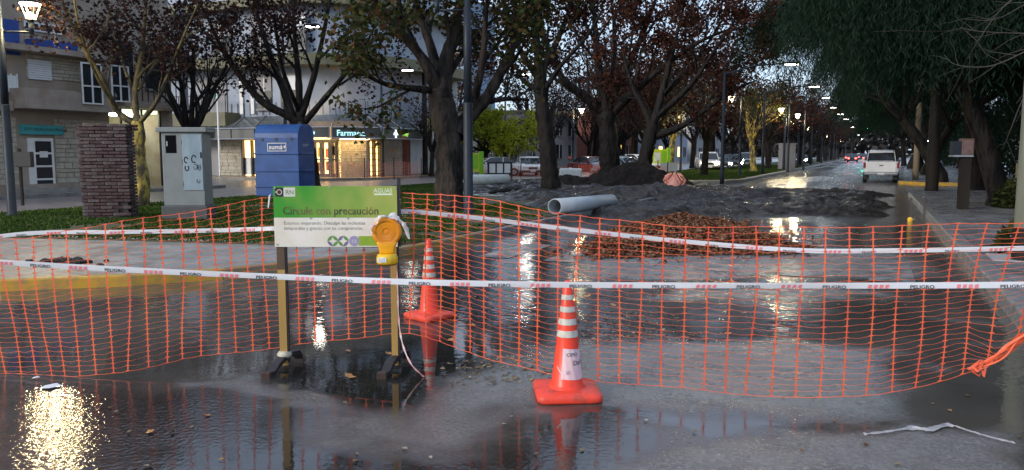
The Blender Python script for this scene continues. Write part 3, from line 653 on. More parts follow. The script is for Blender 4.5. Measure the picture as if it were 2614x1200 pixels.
M_lampc = mat('lit_tube', (1,1,1), emit=(1.0,1.0,.85), es=9)
M_signlit = mat('lit_sign_cyan', (.4,.65,.68), emit=(.45,.85,.9), es=.45)
M_signgrn = mat('lit_sign_green', (.3,.55,.1), emit=(.4,.8,.1), es=.45)
M_signwht = mat('lit_sign_white', (.8,.85,.85), emit=(.85,1,1), es=.6)
M_canopy = mat('canopy_glass', (.10,.115,.12), rough=.12, alpha=.75)
M_brickred = mat('red_brick_far', (.26,.10,.07), (.20,.08,.06), 1.2, .8)
M_farb = mat('far_blue_facade', (.10,.17,.27), (.13,.20,.30), .5, .5)
M_grey = mat('grey_render', (.30,.29,.30), (.24,.235,.24), .6, .75)

def stones(parent, u0, u1, z0, z1, place, seed, w=(.28,.62), h=(.14,.24), name='stone_cladding'):
    """coursed stone blocks over a wall area; place(u, n, z) -> xyz with n metres proud of the wall"""
    r = random.Random(seed); b = MB(); z = z0
    while z < z1-.05:
        hh = min(r.uniform(*h), z1-z); u = u0-r.uniform(0,.3)
        while u < u1:
            ww = r.uniform(*w); a, c = max(u,u0), min(u+ww,u1)
            if c-a > .06:
                n = r.uniform(.02,.055); g = .012
                b.add([place(a+g,0,z+g),place(c-g,0,z+g),place(c-g,0,z+hh-g),place(a+g,0,z+hh-g),place(a+g,n,z+g),place(c-g,n,z+g),place(c-g,n,z+hh-g),place(a+g,n,z+hh-g)],
                      [(4,5,6,7),(0,1,5,4),(1,2,6,5),(2,3,7,6),(3,0,4,7)])
            u += ww
        z += hh
    return b.build(name, M_stone, parent, kind='stuff')

def left_building():
    X = -27.0; root = thing('apartment_building', 'old beige apartment block with concrete balcony and teal shop sign at the left edge', 'building', (X-4,17,.13))
    o = np.array(root.location)
    def bx(name, m, x0, y0, z0, x1, y1, z1, par=None, bev=0): return MB().box(x0,y0,z0,x1,y1,z1,bev).build(name, m, par or root, off=o)
    def PZ(px, py, x=X): q = ONX(px, py, x); return q[1], q[2]
    bx('wall', M_beige, X-9, 8, .1, X, 21.4, 12.0)
    bx('wall', M_brownc, X-9, 21.4, 3.3, X-.6, 25.0, 12.0)
    bx('wall', M_brownc, X-9, 24.4, .1, X-.6, 25.0, 3.3)
    bx('base_course', M_brownc, X-.02, 8, .1, X+.06, 21.4, .42)
    stones(root, 19.1, 21.4, .42, 2.75, lambda u,n,z: (X-o[0]+n, u-o[1], z-o[2]), 5)
    stones(root, 15.3, 17.7, .42, 2.75, lambda u,n,z: (X-o[0]+n, u-o[1], z-o[2]), 6)
    stones(root, 18.2, 20.6, 4.15, 5.4, lambda u,n,z: (X-o[0]+n, u-o[1], z-o[2]), 7, w=(.4,.9), h=(.09,.16))
    # door with glazed panels
    (ya, z1), (yb, z0) = PZ(68,352), PZ(142,492)
    d = bx('door', M_whitep, X-.05, ya, z0, X+.04, yb, z1)
    n = 4; hh = (z1-z0-.12)/n
    for k in range(n): bx('pane', mat('smoked_pane',(.035,.035,.04),rough=.1,spec=.7) if k == 0 else bpy.data.materials['smoked_pane'], X+.041, ya+.26, z0+.08+k*hh, X+.052, yb-.10, z0+.08+k*hh+hh-.07, d)
    bx('step', M_conc, X, ya-.5, .12, X+.45, yb+1.3, .28)
    bx('notice', M_whitep, X+.053, ya+.40, z0+1.28, X+.058, ya+.70, z0+1.50, d)
    # teal shop sign with lettering
    (ya, z1), (yb, z0) = PZ(47,318), PZ(155,345)
    s_ = bx('shop_sign', M_teal, X, ya, z0, X+.16, yb, z1)
    txt('EDITORIAL', .145, M_ink, s_, 'lettering', lambda a,c: (X+.164-o[0], ya+.08+a-o[1], z0+.13+c-o[2]))
    txt('CONCIENCIA', .145, M_ink, s_, 'lettering', lambda a,c: (X+.164-o[0], (ya+yb)/2+.02+a-o[1], z0+.13+c-o[2]))
    # balcony box, roller shutter, windows of the first floor
    (ya, z1), (yb, z0) = PZ(62,214,X+.9), PZ(300,288,X+.9)
    b_ = bx('balcony', M_brownc, X, ya, z0, X+.9, yb, z1-.12); 
    bx('wall', M_beige, X-.2, 8, z0-.1, X+.3, ya-.02, z0+.25)
    (ya, z1), (yb, z0) = PZ(70,150,X+.05), PZ(133,206,X+.05)
    sh = MB()
    for k in range(9): sh.box(X+.02, ya, z0+k*(z1-z0)/9, X+.06, yb, z0+(k+1)*(z1-z0)/9-.015)
    sh.build('roller_shutter', M_shut, root, off=o)
    for (p0,q0,p1,q1,cols) in ((206,158,262,268,2),(282,165,330,262,2)):
        (ya, z1), (yb, z0) = PZ(p0,q0,X+.92 if p0 > 0 else X), PZ(p1,q1,X+.92)
        w = bx('window', M_glass, X+.905, ya, z0, X+.93, yb, z1)
        fr = MB(); t = .05
        for k in range(cols+1): yk = ya+(yb-ya)*k/cols; fr.box(X+.93, yk-t/2, z0, X+.965, yk+t/2, z1)
        for zk in (z0, z0+(z1-z0)*.42, z1-t): fr.box(X+.93, ya+t/2+.002, zk, X+.96, yb-t/2-.002, zk+t)
        fr.build('frame', M_whitep, w, off=o)
    # left window with white railing panel
    (ya, z1), (yb, z0) = PZ(-60,185), PZ(40,236)
    r_ = bx('railing_panel', M_shut, X+.05, ya, z0, X+.1, yb, z1)
    rr = MB()
    for k in range(7): rr.box(X+.1, ya+(yb-ya)*k/6-.02, z0-.05, X+.14, ya+(yb-ya)*k/6+.02, z1+.06)
    rr.build('rail', M_whitep, root, off=o)
    # second floor: blue panels, gallery with railing
    (ya, z1), (yb, z0) = PZ(-40,40), PZ(50,142)
    bx('blue_panel', M_blue, X, ya, z0, X+.06, yb, z1)
    (ya, z1), (yb, z0) = PZ(62,100), PZ(175,132)
    bx('blue_panel', M_blue, X, ya, z0, X+.5, yb, z1)
    bx('floor_slab', M_brownc, X, 14, z0-.22, X+.6, 21.3, z0-.02)
    (ya, z1), (yb, z0) = PZ(60,52), PZ(170,92)
    w = bx('window', M_glass, X, ya, z0, X+.03, yb, z1)
    fr = MB()
    for k in range(4): fr.box(X+.03, ya+(yb-ya)*k/3-.03, z0, X+.06, ya+(yb-ya)*k/3+.03, z1)
    for zk in (z0, z1-.06): fr.box(X+.028, ya-.03, zk, X+.058, yb+.03, zk+.05)
    fr.build('frame', M_whitep, w, off=o)
    # recessed lit shop behind the pillar: ceiling, lamps, shopfront
    bx('shop_ceiling', M_cool, X-4, 21.5, 3.16, X-.7, 24.3, 3.29)
    bx('shop_back', mat('shop_back',(.20,.24,.16),(.12,.15,.1),3,.7), X-4.2, 21.5, .12, X-4, 24.3, 3.15)
    for yy in (21.9, 22.7, 23.6): MB().lathe([(.02,3.04),(.22,3.05),(.22,3.12),(.05,3.15)], 14, X-1.4, yy).build('ceiling_lamp', M_lampc, root, off=o)
    for yy in (21.45, 22.4, 23.4, 24.3): bx('mullion', M_black, X-.66, yy, .13, X-.6, yy+.08, 3.3)
    bx('floor_slab', M_brownc, X-4, 21.4, 3.3, X+.95, 25.0, 3.52)
    wr = MB()
    for k in range(12): wr.box(X+.5, 21.7+k*.28, 3.52, X+.53, 21.73+k*.28, 4.5)
    wr.box(X+.49,21.5,4.5,X+.54,25,4.55); wr.build('railing', M_black, root, off=o)
    for yy in (22.2, 23.7):
        w = bx('window', M_glass, X-.62, yy, 4.2, X-.57, yy+.9, 6.0); bx('sill', M_conc, X-.6, yy-.05, 4.12, X-.5, yy+.95, 4.19, w)
left_building()

def pharmacy():
    A, B, C, D = np.array([-46.,37.4]), np.array([-28.3,37.4]), np.array([-27.2,38.7]), np.array([-27.2,42.6])
    root = thing('pharmacy_building', 'white corner building with lit stone-clad pharmacy and glass canopy', 'building', (-33,42,.13)); o = np.array(root.location)
    def seg(P, Q): t = (Q-P)/np.linalg.norm(Q-P); return t, np.array([t[1], -t[0]]), np.linalg.norm(Q-P)
    body = [tuple(p) for p in (A,B,C,D)]+[(-27.2,50),(-46,50)]
    def arc(off_, z0, z1, name, m):
        poly = [(A[0],A[1]-off_),(B[0]-4.0,B[1]-off_)]
        for k in range(9):
            a = -pi/2+k/8*pi/2; poly.append((B[0]-4.0+(5.1+off_)*cos(a), B[1]+5.1+(5.1+off_)*sin(a)))
        poly += [(B[0]+1.1+off_,50),(A[0],50)]
        return MB().prism(poly, z0, z1).build(name, m, root, off=o)
    MB().prism([(-46,37.7),(-28.5,37.7),(-27.5,38.9),(-27.5,50),(-46,50)], .1, 3.4).build('wall', M_beige, root, off=o)
    arc(0, 3.4, 6.6, 'wall', M_white); arc(1.3, 6.6, 7.25, 'roof_slab', M_olive); arc(-.4, 7.25, 10.2, 'wall', M_white); arc(.5,10.2,10.7,'roof_slab',M_olive); arc(-.8,10.7,15,'wall',M_white)
    def wall_fn(P, Q):
        t, n, ln = seg(P, Q)
        return (lambda u,k,z: (P[0]+t[0]*u+n[0]*k-o[0], P[1]+t[1]*u+n[1]*k-o[1], z-o[2])), ln
    def wbox(fn, u0, u1, k0, k1, z0, z1, name, m, par=None):
        b = MB(); v = [fn(u0,k0,z0),fn(u1,k0,z0),fn(u1,k1,z0),fn(u0,k1,z0),fn(u0,k0,z1),fn(u1,k0,z1),fn(u1,k1,z1),fn(u0,k1,z1)]
        b.add(v, [(0,1,2,3),(7,6,5,4),(4,5,1,0),(5,6,2,1),(6,7,3,2),(7,4,0,3)]); return b.build(name, m, par or root)
    fL, lL = wall_fn(A, B); fC, lC = wall_fn(B, C); fR, lR = wall_fn(C, D)
    def uL(px): return ONY(px,400,37.4)[0]-A[0]
    # left front: stone wall, lit shop window, stone, entrance doors
    wbox(fL, 0, uL(560), -.3, 0, .1, 3.4, 'wall', M_grey)
    stones(root, uL(560), uL(617), .13, 2.3, fL, 21, w=(.35,.8), h=(.16,.28))
    wbox(fL, uL(617), uL(665), -.28, -.2, .13, 2.3, 'lit_window', M_warm)
    for a in (617, 640, 662): wbox(fL, uL(a), uL(a)+.1, -.2, .02, .13, 2.3, 'mullion', M_black)
    wbox(fL, uL(620), uL(660), -.19, -.17, .2, 1.25, 'window_poster', M_whitep)
    stones(root, uL(668), uL(770), .13, 2.3, fL, 22, w=(.35,.8), h=(.16,.28))
    wbox(fL, uL(770), uL(862), -.3, -.25, .13, 2.25, 'lit_window', M_warm)
    for a, w in ((770,.12),(800,.12),(816,.22),(838,.3),(855,.14)): wbox(fL, uL(a), uL(a)+w, -.2, .02, .13, 2.25, 'door_frame', M_black)
    wbox(fL, uL(770), uL(862), -.2, .0, .13, .32, 'kick_plate', M_black); wbox(fL, uL(770), uL(862), -.18, -.02, 1.1, 1.18, 'door_rail', M_black); wbox(fL, uL(770), uL(862), -.2, 0, 2.12, 2.3, 'door_head', M_black)
    for a, z in ((783,1.3),(783,.5),(806,1.3),(806,.45),(826,1.25),(826,.5),(848,1.4)):
        wbox(fL, uL(a), uL(a)+.35, -.22, -.2, z, z+.55, 'window_poster', random.Random(a).choice([M_whitep, mat('poster',(.7,.45,.08),rough=.6), mat('poster',(.55,.15,.08),rough=.6)]))
    # lit stone chamfer
    stones(root, .02, lC, .13, 2.25, fC, 23, w=(.2,.45), h=(.1,.18))
    # right front: narrow lit window, stone
    wbox(fR, 0, .25, -.2, .03, .13, 2.3, 'wall', M_grey)
    wbox(fR, .3, 1.5, -.28, -.2, .2, 2.2, 'lit_window', M_warm)
    for a in (.25,.85,1.45): wbox(fR, a, a+.12, -.2, .03, .13, 2.3, 'mullion', M_black)
    for k in range(5): wbox(fR, .4, 1.4, -.19, -.12, .4+k*.36, .44+k*.36, 'shelf', M_black)
    stones(root, 1.6, lR, .13, 2.3, fR, 24, w=(.3,.6), h=(.14,.24))
    # glazed canopy with sign band
    for P, Q, cut0, cut1 in ((np.array([uL(470)+A[0],37.4]), B, 0, 1), (B, C, 1, 1), (C, D, 1, 0)):
        t, n, ln = seg(P, Q); f, _ = wall_fn(P, Q); e0 = .62 if cut0 else 0; e1 = .62 if cut1 else 0
        MB().add([f(0,.02,3.75),f(ln,.02,3.75),f(ln+e1,1.5,2.95),f(-e0,1.5,2.95)], [(0,1,2,3)]).build('canopy_glass', M_canopy, root)
        m = MB(); nb = max(1, int(ln/1.6))
        for k in range(nb+1):
            u = ln*k/nb; uu = -e0+(ln+e0+e1)*k/nb
            m.tube([f(u,.02,3.78), f(uu,1.5,2.98)], .035, 5); m.tube([f(uu,1.5,2.98), f(uu,1.5,2.35)], .035, 5)
        m.tube([f(-e0,1.5,2.98), f(ln+e1,1.5,2.98)], .04, 5); m.tube([f(-e0,1.5,2.36), f(ln+e1,1.5,2.36)], .035, 5)
        m.build('canopy_frame', M_steel, root)
        wbox(f, -e0, ln+e1, 1.44, 1.46, 2.4, 2.94, 'sign_band', mat('sign_band',(.10,.105,.10),rough=.5) if cut0 == 0 else bpy.data.materials['sign_band'])
        sp = MB()
        for k in range(int(ln/.5)+1): sp.tube([f(min(ln,.2+k*.5),.05,3.8), f(min(ln,.2+k*.5),.05,4.55)], .025, 4)
        sp.build('spike_rail', M_black, root)
    wbox(fL, uL(775), uL(852), .3, 1.2, 2.34, 2.42, 'lit_soffit', M_soff)
    wbox(fC, .1, lC-.05, .3, 1.1, 2.30, 2.36, 'lit_soffit', M_soff)
    def sgn(s_, f, u, z, size, m, al='LEFT', k=1.475): txt(s_, size, m, root, 'lettering', lambda a,c: f(u+a,k,z+c), al, bold=True)
    sgn('Farmacia', fC, -.35, 2.5, .46, M_signlit)
    pl = lambda f, u, z, r, m: wbox(f, u-r, u+r, 1.475, 1.49, z-r*.32, z+r*.32, 'cross_sign', m) and wbox(f, u-r*.32, u+r*.32, 1.476, 1.492, z-r, z+r, 'cross_sign', m)
    pl(fR, .95, 2.66, .24, M_signwht); sgn('lider', fR, 1.6, 2.52, .42, M_signgrn)
    pl(fL, uL(838), 2.66, .24, M_signlit); sgn('Farmacia', fL, uL(797), 2.52, .36, M_signlit)
    # balcony wing on the left and first-floor openings
    (xa, za), (xb, zb) = (ONY(440,292,36.9)[0], ONY(440,292,36.9)[2]), (ONY(597,322,36.9)[0], ONY(597,322,36.9)[2])
    MB().box(xa, 36.2, zb, xb, 37.4, za).build('balcony', M_olive, root, off=o)
    rl = MB()
    for k in range(9): rl.box(xa+(xb-xa)*k/8-.02, 36.25, za, xa+(xb-xa)*k/8+.02, 36.29, za+1.0)
    rl.box(xa, 36.24, za+1.0, xb, 36.3, za+1.06); rl.build('railing', M_black, root, off=o)
    for p0, p1 in ((505,582),): 
        a, b_ = ONY(p0,200,37.38), ONY(p1,300,37.38); w = MB().box(a[0],37.32,b_[2],b_[0],37.39,a[2]).build('roller_shutter', M_grey, root, off=o)
    for p0, p1, za, zb in ((664,700,4.2,6.1),(722,762,4.2,6.1),(640,690,7.7,9.6),(730,780,7.7,9.6),(540,590,7.7,9.6)):
        w = wbox(fL, uL(p0), uL(p1), .005 if za < 7 else -.395, .05 if za < 7 else -.34, za, zb, 'window', M_glass)
        k0 = .05 if za < 7 else -.34
        wbox(fL, uL(p0)-.06, uL(p1)+.06, k0-.03, k0+.06, zb, zb+.12, 'lintel', M_grey, w); wbox(fL, uL(p0)-.06, uL(p1)+.06, k0-.03, k0+.12, za-.12, za-.002, 'sill', M_grey, w)
        wbox(fL, (uL(p0)+uL(p1))/2-.03, (uL(p0)+uL(p1))/2+.03, k0+.001, k0+.04, za, zb, 'frame', M_whitep, w); wbox(fL, uL(p0), uL(p1), k0+.001, k0+.03, za+(zb-za)*.55, zb-.01, 'roller_blind', M_shut if p0 % 4 else M_grey, w)
    for px in (612, 640): a = ONY(px,215,37.36); MB().box(a[0],37.3,3.9,a[0]+.25,37.4,6.5).build('pilaster', M_whitep, root, off=o)
pharmacy()

def block(label, x0, x1, y0, y1, h, m, rows, cols, face='E', name='building', roofm=None, wz0=1.0, lit=()):
    root = thing(name, label, 'building', ((x0+x1)/2,(y0+y1)/2,.1)); o = np.array(root.location)
    MB().box(x0,y0,0.05,x1,y1,h).build('wall', m, root, off=o)
    MB().box(x0-.15,y0-.15,h,x1+.15,y1+.15,h+.25).build('roof', roofm or M_olive, root, off=o)
    fh = (h-.6)/rows
    for r_ in range(rows):
        for c in range(cols):
            w = (y1-y0)/cols if face in 'EW' else (x1-x0)/cols; z0 = wz0+r_*fh; z1 = z0+min(1.5, fh*.6)
            gm = M_warm if (r_,c) in lit else M_glass
            if face == 'E':
                a = y0+c*w+w*.28; wn_ = MB().box(x1,a,z0,x1+.04,a+w*.44,z1).build('window', gm, root, off=o)
                MB().box(x1+.04,a+w*.21,z0,x1+.07,a+w*.235,z1).build('frame', M_whitep, wn_, off=o); MB().box(x1+.003,a-.06,z0-.09,x1+.14,a+w*.44+.06,z0-.004).build('sill', M_conc, wn_, off=o)
            elif face == 'W':
                a = y0+c*w+w*.28; wn_ = MB().box(x0-.04,a,z0,x0,a+w*.44,z1).build('window', gm, root, off=o)
                MB().box(x0-.14,a-.06,z0-.09,x0-.003,a+w*.44+.06,z0-.004).build('sill', M_conc, wn_, off=o)
            else:
                a = x0+c*w+w*.28; wn_ = MB().box(a,y0-.04,z0,a+w*.44,y0,z1).build('window', gm, root, off=o)
                MB().box(a+w*.21,y0-.07,z0,a+w*.235,y0-.041,z1).build('frame', M_whitep, wn_, off=o); MB().box(a-.06,y0-.14,z0-.09,a+w*.44+.06,y0-.003,z0-.004).build('sill', M_conc, wn_, off=o)
    return root
block('low grey-walled house behind the parked white cars', -38, -28, 51, 63, 4.2, M_grey, 1, 4)
block('plain grey house with small windows behind the russet trunk', -39, -29, 66, 80, 5.2, M_grey, 2, 4, lit=((0,1),))
block('red brick tower block far behind the yellow-green tree', -82, -72, 112, 122, 27, M_brickred, 8, 3, 'S')
block('tall blue-grey tower beside the red brick block', -71.5, -60, 113, 124, 26, M_farb, 8, 4, 'S')
block('brick house with pale window left of the low-forked tree', -38, -28.5, 84, 100, 6.0, M_brickred, 2, 4, lit=((0,2),))
block('pale low shop far up the opposite pavement', -36, -27.8, 106, 130, 4.4, M_white, 1, 6, lit=((0,1),(0,4)))
block('grey two-storey house farther up the opposite pavement', -38, -28.5, 136, 170, 7.0, M_grey, 2, 6)
block('white house with dark roof set back on the right', 13, 22, 34, 50, 4.0, M_whitep, 1, 4, 'W')
block('tan house deep in the right-hand block', 12, 24, 58, 90, 5.0, M_beige, 1, 6, 'W')
# white sheet-metal gate beside the pharmacy, with its brick piers
root = thing('sheet_gate', 'white sheet metal gate between brick piers right of the pharmacy', 'gate', (-27.2,45,.13)); o = np.array(root.location)
MB().box(-27.4,43.0,.1,-27.1,43.45,3.0).build('pier', M_brickred, root, off=o); MB().box(-27.4,47.2,.1,-27.1,47.6,3.0).build('pier', M_brickred, root, off=o)
for k in range(4): MB().box(-27.32,43.5+k*.92,.18,-27.26,43.5+k*.92+.88,2.55).build('panel', M_whitep, root, off=o)
MB().box(-28.6,43.1,2.62,-26.7,47.5,2.95).build('lintel', M_black, root, off=o); MB().box(-27.0,45.2,3.0,-26.9,47.6,3.9).build('fascia', mat('ochre_fascia',(.35,.33,.10),(.3,.25,.1),3,.6), root, off=o)
# tan garden wall and railing on the far right corner
root = thing('garden_wall', 'low tan garden wall with railing seen past the right-hand trunks', 'wall', (8.5,43,.14)); o = np.array(root.location)
MB().box(6.2,43.6,.1,16,43.9,1.0).build('wall', mat('tan_wall',(.34,.26,.12),(.26,.19,.09),2,.7), root, off=o)
for k in range(24): MB().box(6.3+k*.4,43.72,1.0,6.34+k*.4,43.76,1.9).build('railing_bar', M_black, root, off=o)
# grey railing in front of the grey-walled house
root = thing('iron_fence', 'dark iron bar fence in front of the grey-walled house', 'fence', (-27.2,56,.13)); o = np.array(root.location)
MB().box(-27.3,49,.1,-27.1,64,.5).build('plinth', M_grey, root, off=o)
for k in range(38): MB().box(-27.23,49.1+k*.4,.5,-27.19,49.14+k*.4,2.1).build('bar', M_black, root, off=o)
MB().box(-27.24,49,1.9,-27.18,64,1.95).build('rail', M_black, root, off=o)

# ------------------------------------------------------------------ street lamps
M_lit = mat('lit_lantern', (1,1,.9), emit=(1.0,.86,.46), es=6)
M_litbar = mat('lantern_glow_bars', (.8,.75,.5), emit=(1.0,.85,.4), es=.35)  # metal frame bars emit in place of bulb light falling on them
def street_lamp(label, loc, arm_h, side, rz, lit=True, energy=60, group=None, post_h=None, r=.085, post_m=None, light=True, dbl=False):
    root = thing('street_lamp', label, 'street lamp', loc, rz, group); ph = post_h or arm_h+.95
    p = MB(); p.lathe([(r*1.5,-.06),(r*1.5,.05),(r*1.08,.08),(r*1.0,2.4),(r*1.0,2.42)], 14); p.build('lower_post', M_post, root, True)
    q = MB(); q.lathe([(r*.9,2.42),(r*.82,arm_h+.06),(r*.6,arm_h+.07),(r*.5,ph),(r*.1,ph+.04)], 14); q.build('upper_post', M_post, root, True)
    for sd in ((1,-1) if dbl else (side,)):
        a = MB(); a.tube([(0,0,arm_h),(sd*.62,0,arm_h)], .022, 8); a.tube([(sd*.62,0,arm_h-.05),(sd*.62,0,arm_h+.22)], [.045,.06], 10); a.build('arm', M_post, root, True)
        x = sd*.62; z0 = arm_h+.22
        head = MB(); head.lathe([(.06,z0),(.085,z0+.03),(.085,z0+.05)], 12, x); head.build('lantern_base', M_post, root, True)
        bars = MB()
        for k in range(4):
            an = pi/4+k*pi/2; bars.tube([(x+.09*cos(an),.09*sin(an),z0+.05),(x+.20*cos(an),.20*sin(an),z0+.36)], .012, 5)
        bars.build('lantern_frame', M_litbar if lit else M_post, root)
        MB().lathe([(.075,z0+.05),(.085,z0+.10),(.06,z0+.17),(.02,z0+.19)], 12, x).build('bulb', M_lit if lit else M_shut, root, True)
        MB().lathe([(.02,z0+.355),(.20,z0+.36),(.21,z0+.375),(.2,z0+.38)], 14, x).build('reflector', M_lit if lit else M_shut, root)
        MB().lathe([(.225,z0+.382),(.215,z0+.42),(.10,z0+.47),(.01,z0+.48)], 14, x).build('lantern_cap', M_post, root, True)
        if lit and light: lamp_light(root, (x,0,z0+.27), energy, (1.0,.80,.42), .22)
    return root
WARM_E = 215
l1 = G(33,568); street_lamp('lit lamp post with yellow lantern at the left edge', (l1[0],l1[1],.13), 3.96, 1, YAW+.15, energy=WARM_E)
l2 = G(1196,574); street_lamp('tall dark lamp post with unlit lantern beside the thick tree', (l2[0],l2[1],.13), 4.3, -1, YAW+.05, lit=False, r=.095)
def lampX(px, Y): q = ray(px, 392); return q[0]/q[1]*Y
street_lamp('lit lamp post on the far lawn by the crossover', (lampX(1889,49),49,.15), 4.15, -1, YAW, energy=170)
street_lamp('lit lamp post between the two trunks before the grey wall', (lampX(1463,56),56,.02), 4.2, 1, YAW, energy=160)
street_lamp('lit lamp behind the low-forked tree, shining through its boughs', (lampX(1655,52),52,.13), 3.55, 1, YAW, energy=80)
street_lamp('lit lamp beside the slim yellow trunk', (lampX(1738,57.5),57.5,.15), 3.2, 1, YAW, energy=240)
street_lamp('lit lamp above the leaning yellow tree', (lampX(2012,62.5),62.5,.15), 4.1, -1, YAW, energy=240)
street_lamp('lit lamp just right of the leaning yellow tree', (lampX(2052,70),70,.15), 4.0, -1, YAW, energy=240)
for k, yy in enumerate((88,108,130,155,185,220)):
    street_lamp('small lit lantern in the far row on the median', (-7.2,yy,.15), 4.1, -1, YAW, light=False, group='far lanterns on the median')

# tall road lights with flat heads
M_led = mat('lit_led', (1,1,1), emit=(1.0,.96,.82), es=12)
def road_light(label, x, y, h, ax, energy=0, group=None):
    root = thing('road_light', label, 'street light', (x,y,.12), 0, group)
    MB().lathe([(.11,-.1),(.10,.3),(.06,h)], 10).build('pole', M_post, root, True)
    MB().tube([(0,0,h-.15),(ax*.5,0,h+.2),(ax,0,h+.25)], [.05,.04,.035], 8).build('arm', M_post, root, True)
    s_ = 1 if ax > 0 else -1
    MB().box(min(ax,ax+.75*s_),-.17,h+.20,max(ax,ax+.75*s_),.17,h+.30,.03).build('housing', M_post, root)
    MB().box(min(ax+.12*s_,ax+.7*s_),-.14,h+.165,max(ax+.12*s_,ax+.7*s_),.14,h+.198).build('led_panel', M_led, root)
    if energy: lamp_light(root, (ax+.4*s_,0,h+.08), energy, (1.0,.93,.78), .15)
    return root
hx, hz = -3.6, None
for k, (px, py) in enumerate(((2020,165),(2078,222),(2108,250),(2127,275),(2145,292),(2160,305),(2176,325),(2192,345),(2200,355),(2206,364))):
    q = ONX(px, py, hx); root = road_light('flat road light hanging over the carriageway, part of the receding line of lights', hx-3.0, q[1], q[2]-.3, 2.6, 0, 'road lights in the receding line')
for px, py, X, lb in ((797,68,-24.6,'flat road light glowing through the tree above the pharmacy'), (1040,180,-24.6,'flat road light glowing left of the thick tree'), (1345,190,-24.0,'small road light shining beside the straight dark tree'), (1606,44,-24.,'road light twinkling high in the russet crown')):
    q = ONX(px, py, X); road_light(lb, X-1.8, q[1], q[2]-.3, 1.4, 55 if px == 1345 else 8)

# ------------------------------------------------------------------ brick pillar
def brick_pillar():
    c = G(262,574); root = thing('brick_pillar', 'crumbling dark red brick pillar on the grass left of the grey cabinet', 'pillar', (c[0],c[1]+.2,.13), YAW+.10)
    W, D, H_ = 1.00, .50, 2.0; r = random.Random(4); core = MB(); core.box(-W/2+.05,-D/2+.04,-.05,W/2-.05,D/2-.04,H_-.02); core.build('mortar_core', mat('dirty_mortar',(.028,.022,.022),(.05,.042,.04),9,.85,bump=.01,bsc=25), root)
    mb_ = [mat('wet_brick',(.055,.019,.019),(.030,.014,.015),9,.45,.7,bump=.006,bsc=40), mat('limed_brick',(.12,.095,.09),(.055,.030,.03),7,.6,bump=.006,bsc=40), mat('plum_brick',(.042,.018,.022),(.058,.026,.028),8,.45,.7,bump=.006,bsc=40)]
    meshes = []
    for k in range(6):
        j = lambda: r.uniform(-.006,.006); b = MB(); b.box(-.118,-.055,0,.118,.055,.056,.006); b.v = [(x+j(),y+j(),z+j()*.6) for x,y,z in b.v]
        o = b.build('brick', mb_[k % 3]); meshes.append(o.data); bpy.data.objects.remove(o)
    def put_brick(x, y, z, rz, sx):
        kk = r.randrange(6); xx = x/W+.5; zz = z/H_
        if (.12 < xx < .36 and (.6 < zz < .8 or .3 < zz < .45)) and r.random() < .7: kk = r.choice((1,4))
        o = bpy.data.objects.new('brick', meshes[kk]); COL.objects.link(o); o.parent = root
        o.location = (x, y+r.uniform(-.010,.010), z); o.rotation_euler = (r.uniform(-.02,.02),r.uniform(-.012,.012),rz+r.uniform(-.03,.03)); o.scale = (sx,1,1)
    n = 28; ch = H_/n
    for k in range(n):
        z = k*ch; inset = .05 if k < 2 else 0; lean = .045*(1-k/n)
        xs_ = -W/2+lean+(.12 if k % 2 else 0)
        if k % 2: put_brick(xs_-.06, -D/2+.055, z, 0, .5)
        x = xs_+.12
        while x < W/2+lean*.6-.13:
            if not (r.random() < .06 and x < -.2): put_brick(x, -D/2+.055, z, 0, 1)
            x += .245
        if k % 2: put_brick(W/2+lean*.5-.075, -D/2+.055, z, 0, .62)
        put_brick(W/2+lean*.5-.075, -D/2+.235, z, pi/2, .9); put_brick(W/2+lean*.5-.075, D/2-.12, z, pi/2, .9)
        if k > n-3:
            for q in range(4): put_brick(-W/2+.2+q*.25, D/2-.06, z, 0, 1)
    for k in range(7):
        put_brick(-W/2+.1+k*.17, -D/2-.10-r.random()*.12, -.03, r.random()*2, 1)
brick_pillar()

